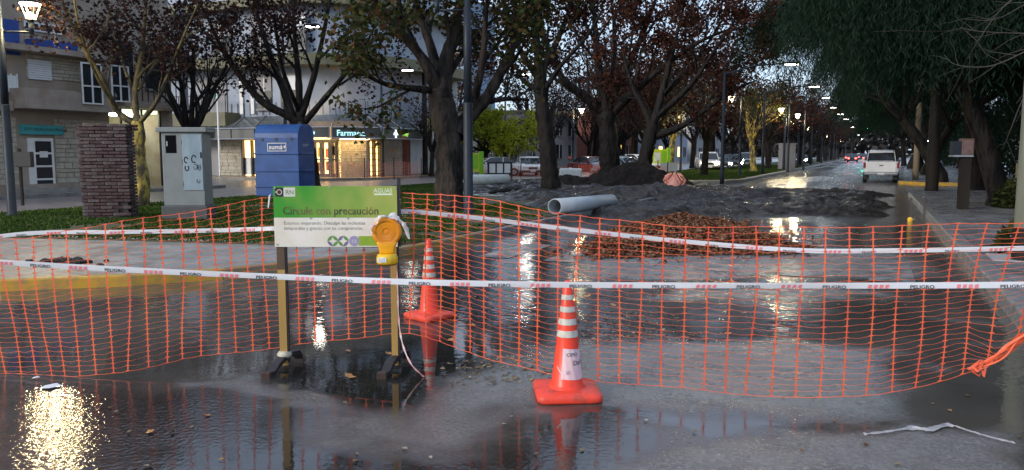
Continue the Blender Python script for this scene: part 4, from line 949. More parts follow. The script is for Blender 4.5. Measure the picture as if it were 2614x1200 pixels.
# ------------------------------------------------------------------ grey roadside cabinet
def cabinet():
    c = G(478,577); root = thing('electrical_cabinet', 'grey roadside electrical cabinet with scribbled door on a dark plinth', 'cabinet', (c[0],c[1]+.1,.13), YAW+.05); root.scale = (.86,.7,1.0)
    m1 = mat('cabinet_grey',(.20,.215,.21),(.17,.185,.18),3,.45,bump=.001,bsc=40); m2 = mat('cabinet_door',(.19,.25,.29),(.26,.32,.36),4,.4,stretch=(1,1,.3)); dk = mat('plinth_concrete',(.075,.078,.078),(.055,.057,.056),6,.6)
    MB().box(-.56,-.42,-.05,.52,.42,.30,.02).build('plinth', dk, root)
    bevel(MB().box(-.50,-.36,.302,.46,.36,1.80).build('body', m1, root), .012)
    bevel(MB().box(-.61,-.45,1.802,.56,.45,1.90).build('roof', m1, root), .015)
    MB().box(-.41,-.368,1.38,-.16,-.358,1.74).build('meter_window', mat('meter_void',(.006,.006,.007),rough=.9,spec=.05), root); MB().box(-.385,-.374,1.52,-.36,-.3681,1.62).build('meter_dial', M_steel, root)
    d = bevel(MB().box(-.02,-.385,.62,.44,-.361,1.76).build('door', m2, root), .006)
    h = MB(); h.box(.40,-.42,1.28,.425,-.386,1.40); h.build('handle', M_black, d)
    for z in (.75,1.2,1.6): MB().tube([(-.025,-.375,z-.05),(-.025,-.375,z+.05)], .012, 6).build('hinge', M_black, d)
    def scribble(pts, w=.012):
        b = MB(); b.tube([(x,-.3885,z) for x,z in pts], w, 4); b.build('graffiti_mark', M_ink, d)
    def loop(cx, cz, r_, a0, a1): return [(cx+r_*.7*cos(a0+(a1-a0)*k/9), cz+r_*sin(a0+(a1-a0)*k/9)) for k in range(10)]
    scribble(loop(.06,1.24,.06,.3,5.2)); scribble(loop(.07,1.08,.06,2.4,7.0)); scribble(loop(.24,1.26,.075,.4,5.4)); scribble(loop(.27,1.10,.055,3,8.5),.006); scribble(loop(.36,1.08,.05,2,7.5),.006); scribble(loop(.33,.82,.05,2.6,6.4),.007)
    scribble([(.31,1.05),(.33,1.15),(.36,1.06),(.39,1.16)],.005)
cabinet()

# ------------------------------------------------------------------ blue donation bin
def donation_bin():
    c = G(704,514); root = thing('donation_bin', 'big blue metal donation bin with rounded top and white sumá+ panel', 'bin', (c[0]-.05,c[1]+.55,.13), YAW-.2)
    mb_ = mat('bin_blue',(.008,.070,.26),(.006,.05,.19),2.2,.38,.5,bump=.002,bsc=20); W, D = 1.50, 1.10
    prof = [(-D/2,-.02),(-D/2,1.86),(-D/2+.02,2.0),(-D/2+.09,2.14),(-D/2+.20,2.24),(-D/2+.34,2.29),(D/2-.3,2.29),(D/2-.08,2.2),(D/2,2.0),(D/2,-.02)]
    b = MB(); b.loft([[(x,y,z) for y,z in prof] for x in (-W/2,W/2)]); bevel(b.build('shell', mb_, root), .02)
    for k, z in enumerate((.30,.80,1.34)): MB().box(-W/2-.012,-D/2-.035,z,W/2+.012,-D/2-.002,z+.05,.01).build('rib', mb_, root)
    for z in (.30,.80,1.34): MB().box(W/2+.002,-D/2+.06,z,W/2+.03,D/2-.06,z+.05,.01).build('rib', mb_, root)
    rr = MB()
    for q in ((-W/2+.28,.0),(0,.01),(W/2-.22,.02)): rr.tube([(q[0],-D/2-.012,1.80+q[1]),(q[0],-D/2-.0,1.80+q[1])], .05, 12)
    rr.build('air_hole', M_ink, root)
    pn = MB(); x0,x1,z0,z1 = -.30,.34,1.44,1.70
    pn.box(x0,-D/2-.012,z0,x1,-D/2-.004,z0+.018); pn.box(x0,-D/2-.012,z1-.018,x1,-D/2-.004,z1); pn.box(x0,-D/2-.012,z0+.02,x0+.018,-D/2-.004,z1-.02); pn.box(x1-.018,-D/2-.012,z0+.02,x1,-D/2-.004,z1-.02); 
    p = pn.build('label_border', M_whitep, root)
    txt('sumá+', .20, M_whitep, root, 'lettering', lambda a,c_: (x0+.05+a,-D/2-.010,z0+.065+c_), bold=True, sx=1.12)
    txt('sumá+', .15, mat('faded_white',(.35,.42,.55),rough=.5), root, 'lettering', lambda a,c_: (W/2+.006,-D/2+.30+a,1.60+c_), bold=True)
    MB().lathe([(.05,2.27),(.07,2.30),(.05,2.36),(.01,2.38)], 10, W/2-.25, .1).build('lifting_eye', M_black, root, True)
donation_bin()

# ------------------------------------------------------------------ pipes, mound, site clutter
M_pipe = mat('pale_grey_pipe', (.46,.49,.52), (.38,.41,.44), 2.5, .38, .5)
def pipe(label, a, b_, r, m):
    a, b_ = np.array(a), np.array(b_); root = thing('pipe', label, 'pipe', tuple((a+b_)/2)); o = (a+b_)/2
    d = unit(b_-a); s_ = unit(np.cross(d,[0,0,1])); u = np.cross(s_,d); n = 28
    ring = lambda p, q: [p+q*(s_*cos(2*pi*i/n)+u*sin(2*pi*i/n)) for i in range(n)]
    MB().loft([ring(a,r*.9),ring(a,r),ring(b_,r),ring(b_,r*.9),ring(a,r*.9)], caps=False).build('pipe_wall', m, root, True, off=o)
    return root
p0 = AT(1416,528,17.6); p1 = AT(1560,511,20.3)
pipe('large pale grey plastic pipe lying across the grass edge, open end to the viewer', (p0[0],p0[1],.315), (p1[0],p1[1],.275), .178, M_pipe)
p0 = AT(1130,466,33.5); p1 = AT(1298,463,34.2)
pipe('white pipe section lying behind the thick tree and lamp post', (p0[0],p0[1],.36), (p1[0],p1[1],.36), .24, mat('white_pipe',(.62,.63,.58),(.5,.52,.46),3,.5))

def moundz(X, Y):
    cx, cy = -9.3, 33.2; u_ = (X-cx)*cos(.35)+(Y-cy)*sin(.35); v_ = -(X-cx)*sin(.35)+(Y-cy)*cos(.35)
    r_ = np.sqrt((u_/2.5)**2+(v_/1.7)**2); u2 = X-(cx-2.6); r2 = np.sqrt((u2/1.5)**2+((Y-cy+1.2)/1.2)**2)
    h = 1.02*np.clip(1-r_,0,1)**.8+.0; h2 = .52*np.clip(1-r2,0,1)
    h = np.maximum(h, h2)+.30*(fbm(X*1.6,Y*1.6,61)-.5)*(np.maximum(h,h2) > .02)+.20*(fbm(X*5,Y*5,62)-.5)*(np.maximum(h,h2) > .02)
    return np.where(np.maximum(np.clip(1-r_,0,1),np.clip(1-r2,0,1)) > 0, h+.13, -.1)
o = heightfield('dirt_mound', -14, -5.8, 30, 36.6, 220, 170, moundz, mat('dark_earth',(.009,.007,.006),(.024,.018,.015),3.0,.8,.95,spec=.12,bump=.02,bsc=14))
setp(o, 'heap of dark excavated earth on the end of the lawn', 'mound')
# white block and its orange mesh bag
w = G(1457,449); root = thing('water_tank', 'white rounded plastic block standing by the road before the parked cars', 'tank', (lampX(1457,43.2),43.2,.02), YAW)
bevel(MB().box(-.66,-.4,.02,.66,.4,.62).build('body', mat('white_plastic',(.62,.66,.64),(.55,.58,.57),3,.4), root), .12, 3); MB().lathe([(.1,.62),(.1,.66)], 12).build('cap', M_shut, root)
# loose planks and bars on the churned grass
for k, (a, b_, lb) in enumerate((((1262,488),(1352,471),'dark wooden bar lying on the muddy grass by the white pipe'), ((1250,492),(1330,482),'second dark bar lying flat under the first on the muddy grass'))):
    A_, B_ = G(*a, .2), G(*b_, .2); root = thing('wooden_bar', lb, 'bar', tuple((A_+B_)/2)); MB().tube([A_,B_], .05, 5).build('bar_body', M_bark, root, off=(A_+B_)/2)
# bundled orange and white mesh left of the path
M_net = mat('orange_mesh_plastic', (.80,.15,.055), (.64,.085,.042), 3, .42)
M_net2 = mat('pale_orange_mesh', (.75,.32,.26), rough=.5, transl=.25)
c = G(1722,489); root = thing('mesh_bundle', 'crumpled pale orange bundle of safety mesh beside the mound', 'mesh bundle', (c[0],c[1],.02)); rg = np.random.default_rng(8); root.scale = (.72,.72,.8)
b = MB()
for k in range(42):
    a = rg.uniform(0,2*pi); pts = []
    for j in range(7):
        f = j/6; rr_ = (.55*sin(pi*(.15+.85*f))+.06)*rg.uniform(.75,1.1); pts.append((rr_*cos(a+.5*f+rg.normal(0,.12)), .6*rr_*sin(a+.5*f+rg.normal(0,.12)), .86*(1-f)*rg.uniform(.9,1.05)+.02))
    b.strip(pts, .05, (rg.normal(0,.4), rg.normal(0,.4), 1))
b.build('mesh_folds', M_net2, root)
MB().lathe([(.40,.02),(.46,.25),(.34,.55),(.12,.8),(.03,.95)], 12).build('bundle_core', mat('white_film',(.50,.26,.22),(.42,.16,.12),5,.6), root, True)
# orange mesh fences round the works behind (strand by strand)
def mesh_fence(label, pts, h, group, m=M_net, dx=.32, z0=.1):
    P = [np.array([p[0],p[1],z0]) for p in pts]; root = thing('mesh_fence', label, 'fence', tuple(P[0]), 0, group); o = P[0]
    tot = [np.linalg.norm(P[k+1]-P[k]) for k in range(len(P)-1)]; L_ = sum(tot)
    def pos(s_):
        for k, t_ in enumerate(tot):
            if s_ <= t_ or k == len(tot)-1: return P[k]+(P[k+1]-P[k])*min(1,s_/t_)
            s_ -= t_
    hor = MB(); ver = MB(); n = int(L_/dx); rg = np.random.default_rng(int(L_*10)); sag = lambda f: .10*np.sin(f*pi*len(pts))**2
    for j in range(int(h/.085)+1):
        hor.strip([pos(L_*k/n)+[0,0,j*.085*(1-sag(k/n))] for k in range(n+1)], .011)
    for k in range(n+1):
        q = pos(L_*k/n); t_ = unit(pos(min(L_,L_*k/n+.1))-pos(max(0,L_*k/n-.1))); ver.strip([q, q+[0,0,h*(1-sag(k/n))]], .024, t_)
    hor.build('horizontal_strand', m, root, off=o, kind='stuff'); ver.build('vertical_strand', m, root, off=o, kind='stuff')
    for q in P: MB().cyl(q[0],q[1],-.1,h+.2+z0,.03,n=8).build('stake', M_pale, root, off=o)
    return root
mesh_fence('orange mesh fence running before the parked white cars', [(lampX(1215,40.5),40.5),(lampX(1330,43),43),(lampX(1470,46),46),(lampX(1570,47),47)], .72, None)
mesh_fence('orange mesh fence behind the mound before the dark parked cars', [(lampX(1475,43.6),43.6),(lampX(1560,42.5),42.5),(lampX(1680,41.5),41.5)], .85, None)
mesh_fence('orange mesh fence before the pharmacy windows', [(lampX(800,36.2),36.2),(lampX(930,37.0),37.0),(lampX(1005,38.5),38.5),(lampX(1075,40.5),40.5)], .95, None, M_net2)
mesh_fence('short orange mesh strip right of the mound by the pale board', [(lampX(1655,40),40),(lampX(1705,38.5),38.5)], .8, None)
mesh_fence('orange mesh heaped at the left edge before the shop door', [(-25.0,12.5),(-24.8,14.2),(-24.9,15.6)], 1.1, None)
# pale trench board by the mound
A_ = AT(1690,430,40); root = thing('work_board', 'pale grey work board standing behind the orange mesh strip', 'board', (A_[0],A_[1]+1.2,.02), YAW)
MB().box(-.38,-.03,.55,.5,.03,1.0).build('panel', mat('pale_board',(.36,.37,.34),(.30,.31,.29),3,.6), root)
for x in (-.3,.42): MB().box(x-.03,-.025,0,x+.03,.025,.548).build('leg', M_steel, root)

# ------------------------------------------------------------------ info boards and totems
M_lime = mat('lime_green_panel', (.22,.50,.02), (.26,.56,.03), 3, .4); M_yelp = mat('yellow_print', (.62,.62,.04), (.5,.6,.05), 8, .5)
def totem(label, px, depth, base_py, h, w):
    c = AT(px, base_py, depth); root = thing('info_totem', label, 'info sign', (c[0],c[1],.10), YAW+.25)
    MB().box(-w/2,-.08,h*.33,w*.30,.08,h).build('panel', M_yelp, root); MB().box(w*.301,-.1,0,w/2,.1,h*1.06,.02).build('upright', M_lime, root)
    MB().box(-w/2+.05,-.086,h*.5,-w*.1,-.081,h*.86).build('notice', M_whitep, root); MB().box(-w*.05,-.086,h*.45,w*.26,-.081,h*.95).build('print', M_lime, root); MB().box(-w/2-.04,-.05,0,-w/2+.02,.05,h*.98).build('post', M_lime, root)
totem('lime green info totem behind the tall dark lamp post', 1206, 40, 452, 1.42, 1.15)
totem('lime green info totem beyond the mound', 1688, 56, 446, 1.7, 1.3)
c = AT(1276,455,37.5); root = thing('notice_board', 'black framed notice board with three white sheets before the white sedan', 'notice board', (c[0],c[1],.10), YAW+.1)
fr = MB()
for x in (-.60,.54): fr.box(x,-.03,0,x+.06,.03,1.0)
fr.box(-.539,-.03,.94,.539,.03,1.0); fr.box(-.539,-.03,.40,.539,.03,.46); fr.build('frame', M_black, root); MB().box(-.538,-.012,.462,.538,.012,.938).build('backing', M_post, root)
for x in (-.50,-.14,.22): MB().box(x,-.02,.48,x+.28,-.0125,.92).build('sheet', M_whitep, root)

# ------------------------------------------------------------------ poles, meter box, posts
M_wood = mat('grey_green_pole', (.15,.155,.11), (.095,.10,.075), 3, .7, .85, bump=.006, bsc=12, stretch=(1,1,.12))
M_dpole = mat('dark_timber_pole', (.012,.010,.009), (.024,.019,.016), 3, .7, spec=.2, bump=.006, bsc=12, stretch=(1,1,.12))
c = G(2612,664,.14); root = thing('utility_pole', 'thick grey-green wooden utility pole cut by the right edge', 'pole', (c[0]+.02,c[1],.14))
MB().lathe([(.155,-.1),(.15,.3),(.148,.6),(.12,8.0)], 20).build('shaft', M_wood, root, True); MB().lathe([(.153,2.9),(.153,2.96)], 18).build('band', mat('pink_band',(.5,.25,.24),rough=.5), root)
MB().lathe([(.158,-.09),(.157,.42)], 18).build('creosoted_foot', M_dpole, root)
c = G(2378,496,.02); root = thing('utility_pole', 'dark wooden pole at the crossing corner between pickup and meter box', 'pole', (c[0],c[1]+.1,.02))
MB().lathe([(.24,-.1),(.22,.3),(.15,8)], 16).build('shaft', M_dpole, root, True)
q = AT(2372,364,DEP((c[0],c[1],1.5))-.2); road_light_small = None
c = G(2310,460,.14); root = thing('utility_pole', 'pale wooden pole right behind the pickup', 'pole', (2.1,46.5,.14)); MB().lathe([(.16,-.1),(.15,.3),(.11,7)], 12).build('shaft', mat('pale_pole',(.24,.19,.12),(.18,.14,.09),3,.8,stretch=(1,1,.1)), root, True)
# small bright wall lamp at the right corner
c = ONX(2372,362,5.2); root = thing('wall_lamp', 'bright white lamp shining beside the dark corner pole', 'lamp', (5.2,c[1],.14)); zz = c[2]-.14
MB().lathe([(.05,-.1),(.04,zz)], 8).build('post', M_post, root, True); MB().lathe([(.02,zz),(.14,zz+.06),(.12,zz+.16),(.02,zz+.2)], 12).build('globe', mat('lit_globe',(1,1,1),emit=(1,.98,.9),es=26), root, True)
MB().box(-.55,-.03,zz+.10,-.15,.03,zz+.14).build('bracket', M_post, root)
# meter box on its post
c = G(2458,535,.14); root = thing('meter_box', 'meter box with small grey plate on a dark post on the right pavement', 'meter box', (c[0],c[1]+.1,.14), YAW*.6)
MB().box(-.11,-.09,-.05,.11,.09,1.28).build('post', M_dpole, root); MB().box(-.33,-.16,1.281,.12,.16,1.32).build('shelf', M_steel, root)
bevel(MB().box(-.14,-.14,1.322,.13,.12,1.72).build('box', mat('box_front',(.10,.062,.052),(.13,.085,.075),5,.5), root), .01); MB().box(-.33,-.12,1.322,-.142,.12,1.66).build('side_box', M_post, root)
MB().box(-.10,-.147,1.38,.10,-.1405,1.68).build('plate', mat('meter_plate',(.17,.11,.10),(.11,.07,.065),9,.4), root)
# stakes with string by the right kerb
for k, (px, pb, pt, lb) in enumerate(((2323,566,505,'thin wooden stake with yellow cap at the kerb'), (2356,612,512,'thin pale stake standing in the water at the kerb'))):
    c = G(px, pb, 0); d = DEP(c); top = AT(px, pt, d)[2]; root = thing('wooden_stake', lb, 'stake', (c[0],c[1],0)); MB().box(-.02,-.02,-.05,.02,.02,top).build('shaft', M_pale, root)
    MB().lathe([(.05,.0),(.06,.05),(.03,.1)] if k == 0 else [(.028,top),(.03,top+.04)], 8).build('cap', mat('yellow_cap',(.75,.42,.03),rough=.4) if k == 0 else M_pale, root)
# white flagpole and concrete post by the pharmacy
c = ONY(560,392,34.8); root = thing('flag_pole', 'slim white pole in front of the pharmacy stone wall', 'pole', (c[0],34.8,.13)); MB().lathe([(.07,-.05),(.06,.2),(.045,5.6)], 10).build('shaft', M_whitep, root, True)
fl = MB(); fl.strip([(-.05,0,4.9),(-.35,.05,4.8),(-.6,-.05,4.7),(-.75,.02,4.55)], [.5,.5,.42,.3]); fl.build('pennant', mat('green_cloth',(.02,.16,.09),rough=.7), root)
c = ONX(476,392,-25.9); root = thing('utility_pole', 'grey concrete pole rising behind the cabinet', 'pole', (-25.9,c[1],.13)); MB().lathe([(.22,-.1),(.2,.3),(.14,7.5)], 14).build('shaft', M_grey, root, True)
c = ONX(1085,392,-26.2); root = thing('utility_pole', 'thin brown pole before the white gate', 'pole', (-26.2,c[1],.13)); MB().lathe([(.20,-.1),(.18,.3),(.13,7.5)], 12).build('shaft', M_bark2, root, True)
c = ONX(1106,392,-25.9); root = thing('sign_pole', 'slim white pole before the gate', 'pole', (-25.9,c[1],.13)); MB().lathe([(.06,-.1),(.05,4.2)], 10).build('shaft', M_whitep, root, True)
# waste basket by the shop door
c = G(58,520,.13); root = thing('waste_basket', 'dark waste basket on a thin post before the teal-signed door', 'basket', (c[0],c[1],.13), YAW); MB().box(-.03,-.03,-.05,.03,.03,1.5).build('post', M_dpole, root)
MB().box(-.05,-.19,1.0,.42,-.031,1.42,.02).build('basket', M_black, root)
# double street sign panels by the cabinet (white arrows)
for px, lb in ((448,'left of two small white shop signs above the cabinet'), (515,'right of two small white shop signs above the cabinet')):
    c = ONY(px,338,35.6); root = thing('shop_sign', lb, 'sign', (c[0],35.6,.13)); zz = c[2]-.13
    MB().box(-.04,-.03,0,.04,.03,zz-.3).build('post', M_steel, root); MB().box(-.5,-.05,zz-.3,.5,.0,zz+.28).build('frame', M_whitep, root); MB().box(-.43,-.056,zz-.23,.43,-.0505,zz+.21).build('panel', M_post, root); MB().box(-.3,-.062,zz-.12,.25,-.0565,zz+.1).build('symbol', M_signwht, root)
# traffic light over the far road
c = AT(2213,322,95); root = thing('traffic_light', 'far traffic light showing green over the road', 'traffic light', (1.6,c[1],.14)); zz = c[2]-.14
MB().lathe([(.1,-.1),(.09,.3),(.07,zz+.6)], 10).build('pole', M_post, root, True); MB().tube([(0,0,zz+.4),(c[0]-1.6,0,zz+.6)], .05, 8).build('arm', M_post, root)
x = c[0]-1.6; MB().box(x-.22,-.15,zz-.6,x+.22,.15,zz+.6,.03).build('housing', M_black, root); MB().tube([(x,-.17,zz-.35),(x,-.15,zz-.35)], .17, 14).build('green_lens', mat('green_lens',(.0,.6,.4),emit=(.02,1.0,.55),es=110), root)
MB().tube([(x,-.16,zz+.35),(x,-.15,zz+.35)], .15, 14).build('red_lens', mat('dark_red_lens',(.08,.01,.01),rough=.3), root); MB().tube([(x,-.16,zz),(x,-.15,zz)], .15, 14).build('amber_lens', mat('dark_amber_lens',(.1,.05,.01),rough=.3), root)

# ------------------------------------------------------------------ cars
M_tyre = mat('tyre', (.015,.015,.016), rough=.7); M_rim = mat('rim', (.35,.36,.37), rough=.35, metal=.7)
M_cg = mat('car_glass', (.02,.024,.028), rough=.05, spec=.8); M_dk = mat('dark_trim', (.02,.02,.022), rough=.5)
M_tail = mat('tail_lens', (.25,.015,.012), rough=.2); M_tailon = mat('lit_tail', (.5,.02,.02), emit=(1,.06,.05), es=7); M_head = mat('head_lens', (.6,.62,.62), rough=.1); M_headon = mat('lit_headlamp', (1,1,1), emit=(1,.93,.72), es=60)
M_cw = mat('white_car_paint', (.78,.79,.79), (.70,.70,.69), 2, .25, coat=.5)
def car(label, loc, rz, paint, kind='sedan', heads=False, tails=False, group=None, name='parked_car', cat='car'):
    """nose towards local -Y"""
    root = thing(name, label, cat, loc, rz, group); w = .86
    if kind == 'pickup': root.scale = (.92,.95,.95)
    if kind == 'pickup':
        L0, L1, wz = -2.55, 2.6, .95; w = .90
        body = [(-2.55,.50,.78),(-2.45,.42,.98),(-1.6,.40,1.06),(-1.15,.38,1.10),(.75,.38,1.12),(.8,.38,1.14),(2.5,.42,1.16),(2.58,.52,1.12)]
        cab = [(-1.25,1.09,1.10),(-.55,1.10,1.70),(-.3,1.10,1.77),(.45,1.10,1.76),(.72,1.12,1.68),(.88,1.12,1.14)]; wheels = (-1.62,1.55); R_ = .37
    elif kind == 'suv':
        body = [(-2.1,.42,.70),(-2.0,.32,.90),(-1.2,.28,1.0),(-.9,.28,1.02),(1.75,.28,1.04),(1.95,.34,.98),(2.0,.45,.85)]
        cab = [(-1.05,1.0,1.02),(-.4,1.0,1.55),(-.1,1.0,1.62),(1.3,1.0,1.60),(1.75,1.02,1.45),(1.88,1.02,1.03)]; wheels = (-1.3,1.25); R_ = .34
    else:
        body = [(-2.15,.36,.62),(-2.05,.26,.78),(-1.2,.22,.90),(-.95,.22,.92),(1.3,.22,.96),(2.05,.28,.94),(2.15,.40,.80)]
        cab = [(-1.05,.90,.92),(-.35,.91,1.36),(0,.91,1.43),(.8,.92,1.41),(1.45,.94,1.0),(1.6,.94,.97)]; wheels = (-1.32,1.28); R_ = .31
    def ring(y, z0, z1, ww, top=.93): return [(-ww*.92,y,z0),(-ww,y,z0+(z1-z0)*.3),(-ww*.99,y,z0+(z1-z0)*.75),(-ww*top,y,z1),(ww*top,y,z1),(ww*.99,y,z0+(z1-z0)*.75),(ww,y,z0+(z1-z0)*.3),(ww*.92,y,z0)]
    ends = {0:.86, len(body)-1:.90}
    b = MB(); b.loft([ring(y,z0,z1,w*ends.get(k,1.0)) for k,(y,z0,z1) in enumerate(body)]); bevel(b.build('body', paint, root, True), .03, 2)
    cw = .82 if kind == 'pickup' else .90
    c_ = MB(); c_.loft([[(-w*cw,y,z0-.01),(-w*(cw-.16*(z1-z0)),y,z1),(w*(cw-.16*(z1-z0)),y,z1),(w*cw,y,z0-.01)] for y,z0,z1 in cab]); c_.build('glasshouse', M_cg, root)
    tops = [q for q in cab if q[2] > cab[0][1]+.36]; rf = MB(); y0, y1 = tops[0][0]-.05, tops[-1][0]+.05
    rf.loft([[(-w*(cw-.10),y,z-.04),(-w*(cw-.16),y,z+.018),(w*(cw-.16),y,z+.018),(w*(cw-.10),y,z-.04)] for y,z in [(y0,tops[0][2]-.03)]+[(t_[0],t_[2]) for t_ in tops]+[(y1,tops[-1][2]-.03)]]); rf.build('roof', paint, root, True)
    pl = MB()
    for s_ in (-1,1):
        for ya, yb, za, zb in ((cab[0][0],cab[1][0],cab[0][2],cab[1][2]), (cab[-1][0],cab[-2][0],cab[-1][2],cab[-2][2]), ((cab[1][0]+cab[-2][0])/2,)*2+(cab[0][2],cab[2][2])):
            MB().tube([(s_*w*(cw+.005),ya,za),(s_*w*(cw-.08),yb,zb)], .018 if kind == 'pickup' else .035, 5).build('window_pillar', paint, root)
    for sx in (-1,1):
        for wy in wheels:
            wh = MB(); x0 = sx*(w-.20); x1 = sx*(w+.01); wh.tube([(x0,wy,R_),(x1,wy,R_)], R_, 20); t_ = wh.build('wheel', M_tyre, root, False); MB().tube([(x1,wy,R_),(x1+sx*.012,wy,R_)], R_*.6, 14).build('rim', M_rim, t_)
        yh = body[0][0]; yt = body[-1][0]; zh = body[1][2]-.16; zt = body[-1][2]-.12
        MB().box(sx*w*.62-.15,yh-.03,zh-.08,sx*w*.62+.15,yh+.12,zh+.06,.03).build('headlight', M_headon if heads else M_head, root)
        if kind == 'pickup': MB().box(min(sx*w*.87,sx*w*1.005),yt-.12,.80,max(sx*w*.87,sx*w*1.005),yt+.015,1.10,.015).build('tail_light', M_tailon if tails else M_tail, root)
        else: MB().box(sx*w*.66-.14,yt-.1,zt-.10,sx*w*.66+.14,yt+.02,zt+.08,.02).build('tail_light', M_tailon if tails else M_tail, root)
        MB().box(min(sx*w*.95,sx*(w+.16)),cab[1][0]-.35,cab[0][1]+.02,max(sx*w*.95,sx*(w+.16)),cab[1][0]-.22,cab[0][1]+.16,.03).build('mirror', paint, root)
    MB().box(-w*.93,body[0][0]-.06,body[0][1]-.1,w*.93,body[0][0]+.1,body[0][1]+.08,.04).build('front_bumper', M_dk if kind != 'sedan' else paint, root)
    MB().box(-w*.95,body[-1][0]-.1,body[-1][1]-.08,w*.95,body[-1][0]+.12,body[-1][1]+.08,.04).build('rear_bumper', M_steel if kind == 'pickup' else paint, root)
    MB().box(-.3,body[0][0]-.035,body[1][2]-.30,.3,body[0][0]+.02,body[1][2]-.14).build('grille', M_dk, root)
    MB().box(-.18,body[0][0]-.075,body[0][1]-.04,.18,body[0][0]-.062,body[0][1]+.06).build('number_plate', M_shut, root)
    if kind == 'pickup':
        MB().box(-.74,yt+.004,.60,.74,yt+.03,1.13,.012).build('tailgate', paint, root); MB().box(-.10,yt+.031,.92,.10,yt+.045,.97).build('tailgate_handle', M_dk, root)
        MB().box(-.70,1.0,1.155,.70,2.45,1.172).build('bed_shade', M_dk, root); MB().box(-.7,1.0,.42,.7,2.4,.46).build('underbody', M_dk, root); MB().box(-.17,yt+.122,.46,.17,yt+.132,.56).build('rear_plate', M_shut, root); MB().box(-.62,.92,1.15,.62,.95,1.19).build('rear_window_sill', paint, root)  # dark sheet on the closed bed draws the shade inside an open one
        for sx in (-1,1): MB().box(sx*.72-.13,2.2,.18,sx*.72+.13,2.23,.5).build('mud_flap', M_dk, root)
    return root
pk = G(2252,461); car('white double-cab pickup parked on the right of the road, seen from behind', (.42,46.6,0), pi, M_cw, 'pickup', name='pickup_truck', cat='pickup')
car('white sedan parked behind the black notice board', (lampX(1258,47.5),47.5,.0), 2.2-pi, M_cw, 'sedan').scale = (1,1,.88)
car('white van-like car parked nose forward right of the white sedan', (lampX(1350,49.5),49.5,.0), .55, M_cw, 'suv').scale = (.95,.95,.80)
M_maroon = mat('maroon_paint',(.10,.012,.018),rough=.25,coat=.5); M_silver = mat('silver_blue_paint',(.24,.30,.36),rough=.25,metal=.3,coat=.5); M_dark = mat('dark_car_paint',(.05,.055,.065),rough=.25,coat=.5)
car('dark maroon car partly hidden behind the russet trunk', (lampX(1512,54),54,.0), .9, M_maroon, 'sedan').scale = (1,1,.9)
car('silver-blue car behind the dirt mound', (lampX(1590,52),52,.0), 1.1, M_silver, 'sedan').scale = (1,1,.92)
car('pale silver car behind the low-forked tree', (lampX(1630,56),56,.0), 1.1, M_cw, 'sedan')
car('white car glimpsed between lit tree and cabinet', (lampX(386,27.5),27.5,.01), 2.3, M_cw, 'sedan')
for k, (px, y, kd, pm) in enumerate(((1806,66,'suv',M_cw),(1872,78,'sedan',M_dark),(1838,72,'sedan',M_dark),(1905,92,'suv',M_silver))):
    car(['pale van coming with bright headlamps beyond the far lawn','dark car with lit headlamps right of the far lamp post','dark car with lit headlamps following the pale van','silver car with lit headlamps glimpsed between far trunks'][k], (lampX(px,y),y,.01), [.3,.25,.35,.2][k], pm, kd, heads=True, name='oncoming_car')
car('dark car with lit headlamp beside the far white kiosk', (lampX(2042,118),118,.01), .2, M_dark, 'sedan', heads=True, name='oncoming_car')
for k, (x, y) in enumerate(((-3.2,150),(-1.0,165),(-4.4,178),(-2.4,205))):
    car('far car driving away with glowing red tail lights', (x,y,0), pi, M_dark, 'sedan', tails=True, group='far cars with red tail lights', name='distant_car')
# far kiosks between the trunks
c = AT(2008,410,66); root = thing('kiosk', 'small pale kiosk cabin between the far trunks', 'kiosk', (c[0],c[1],.15), YAW); MB().box(-.55,-.5,0,.55,.5,2.1).build('cabin', M_grey, root); MB().box(-.62,-.58,2.1,.62,.58,2.2).build('roof', M_grey, root); MB().box(-.2,-.52,.05,.3,-.505,1.9).build('door', M_grey, root)
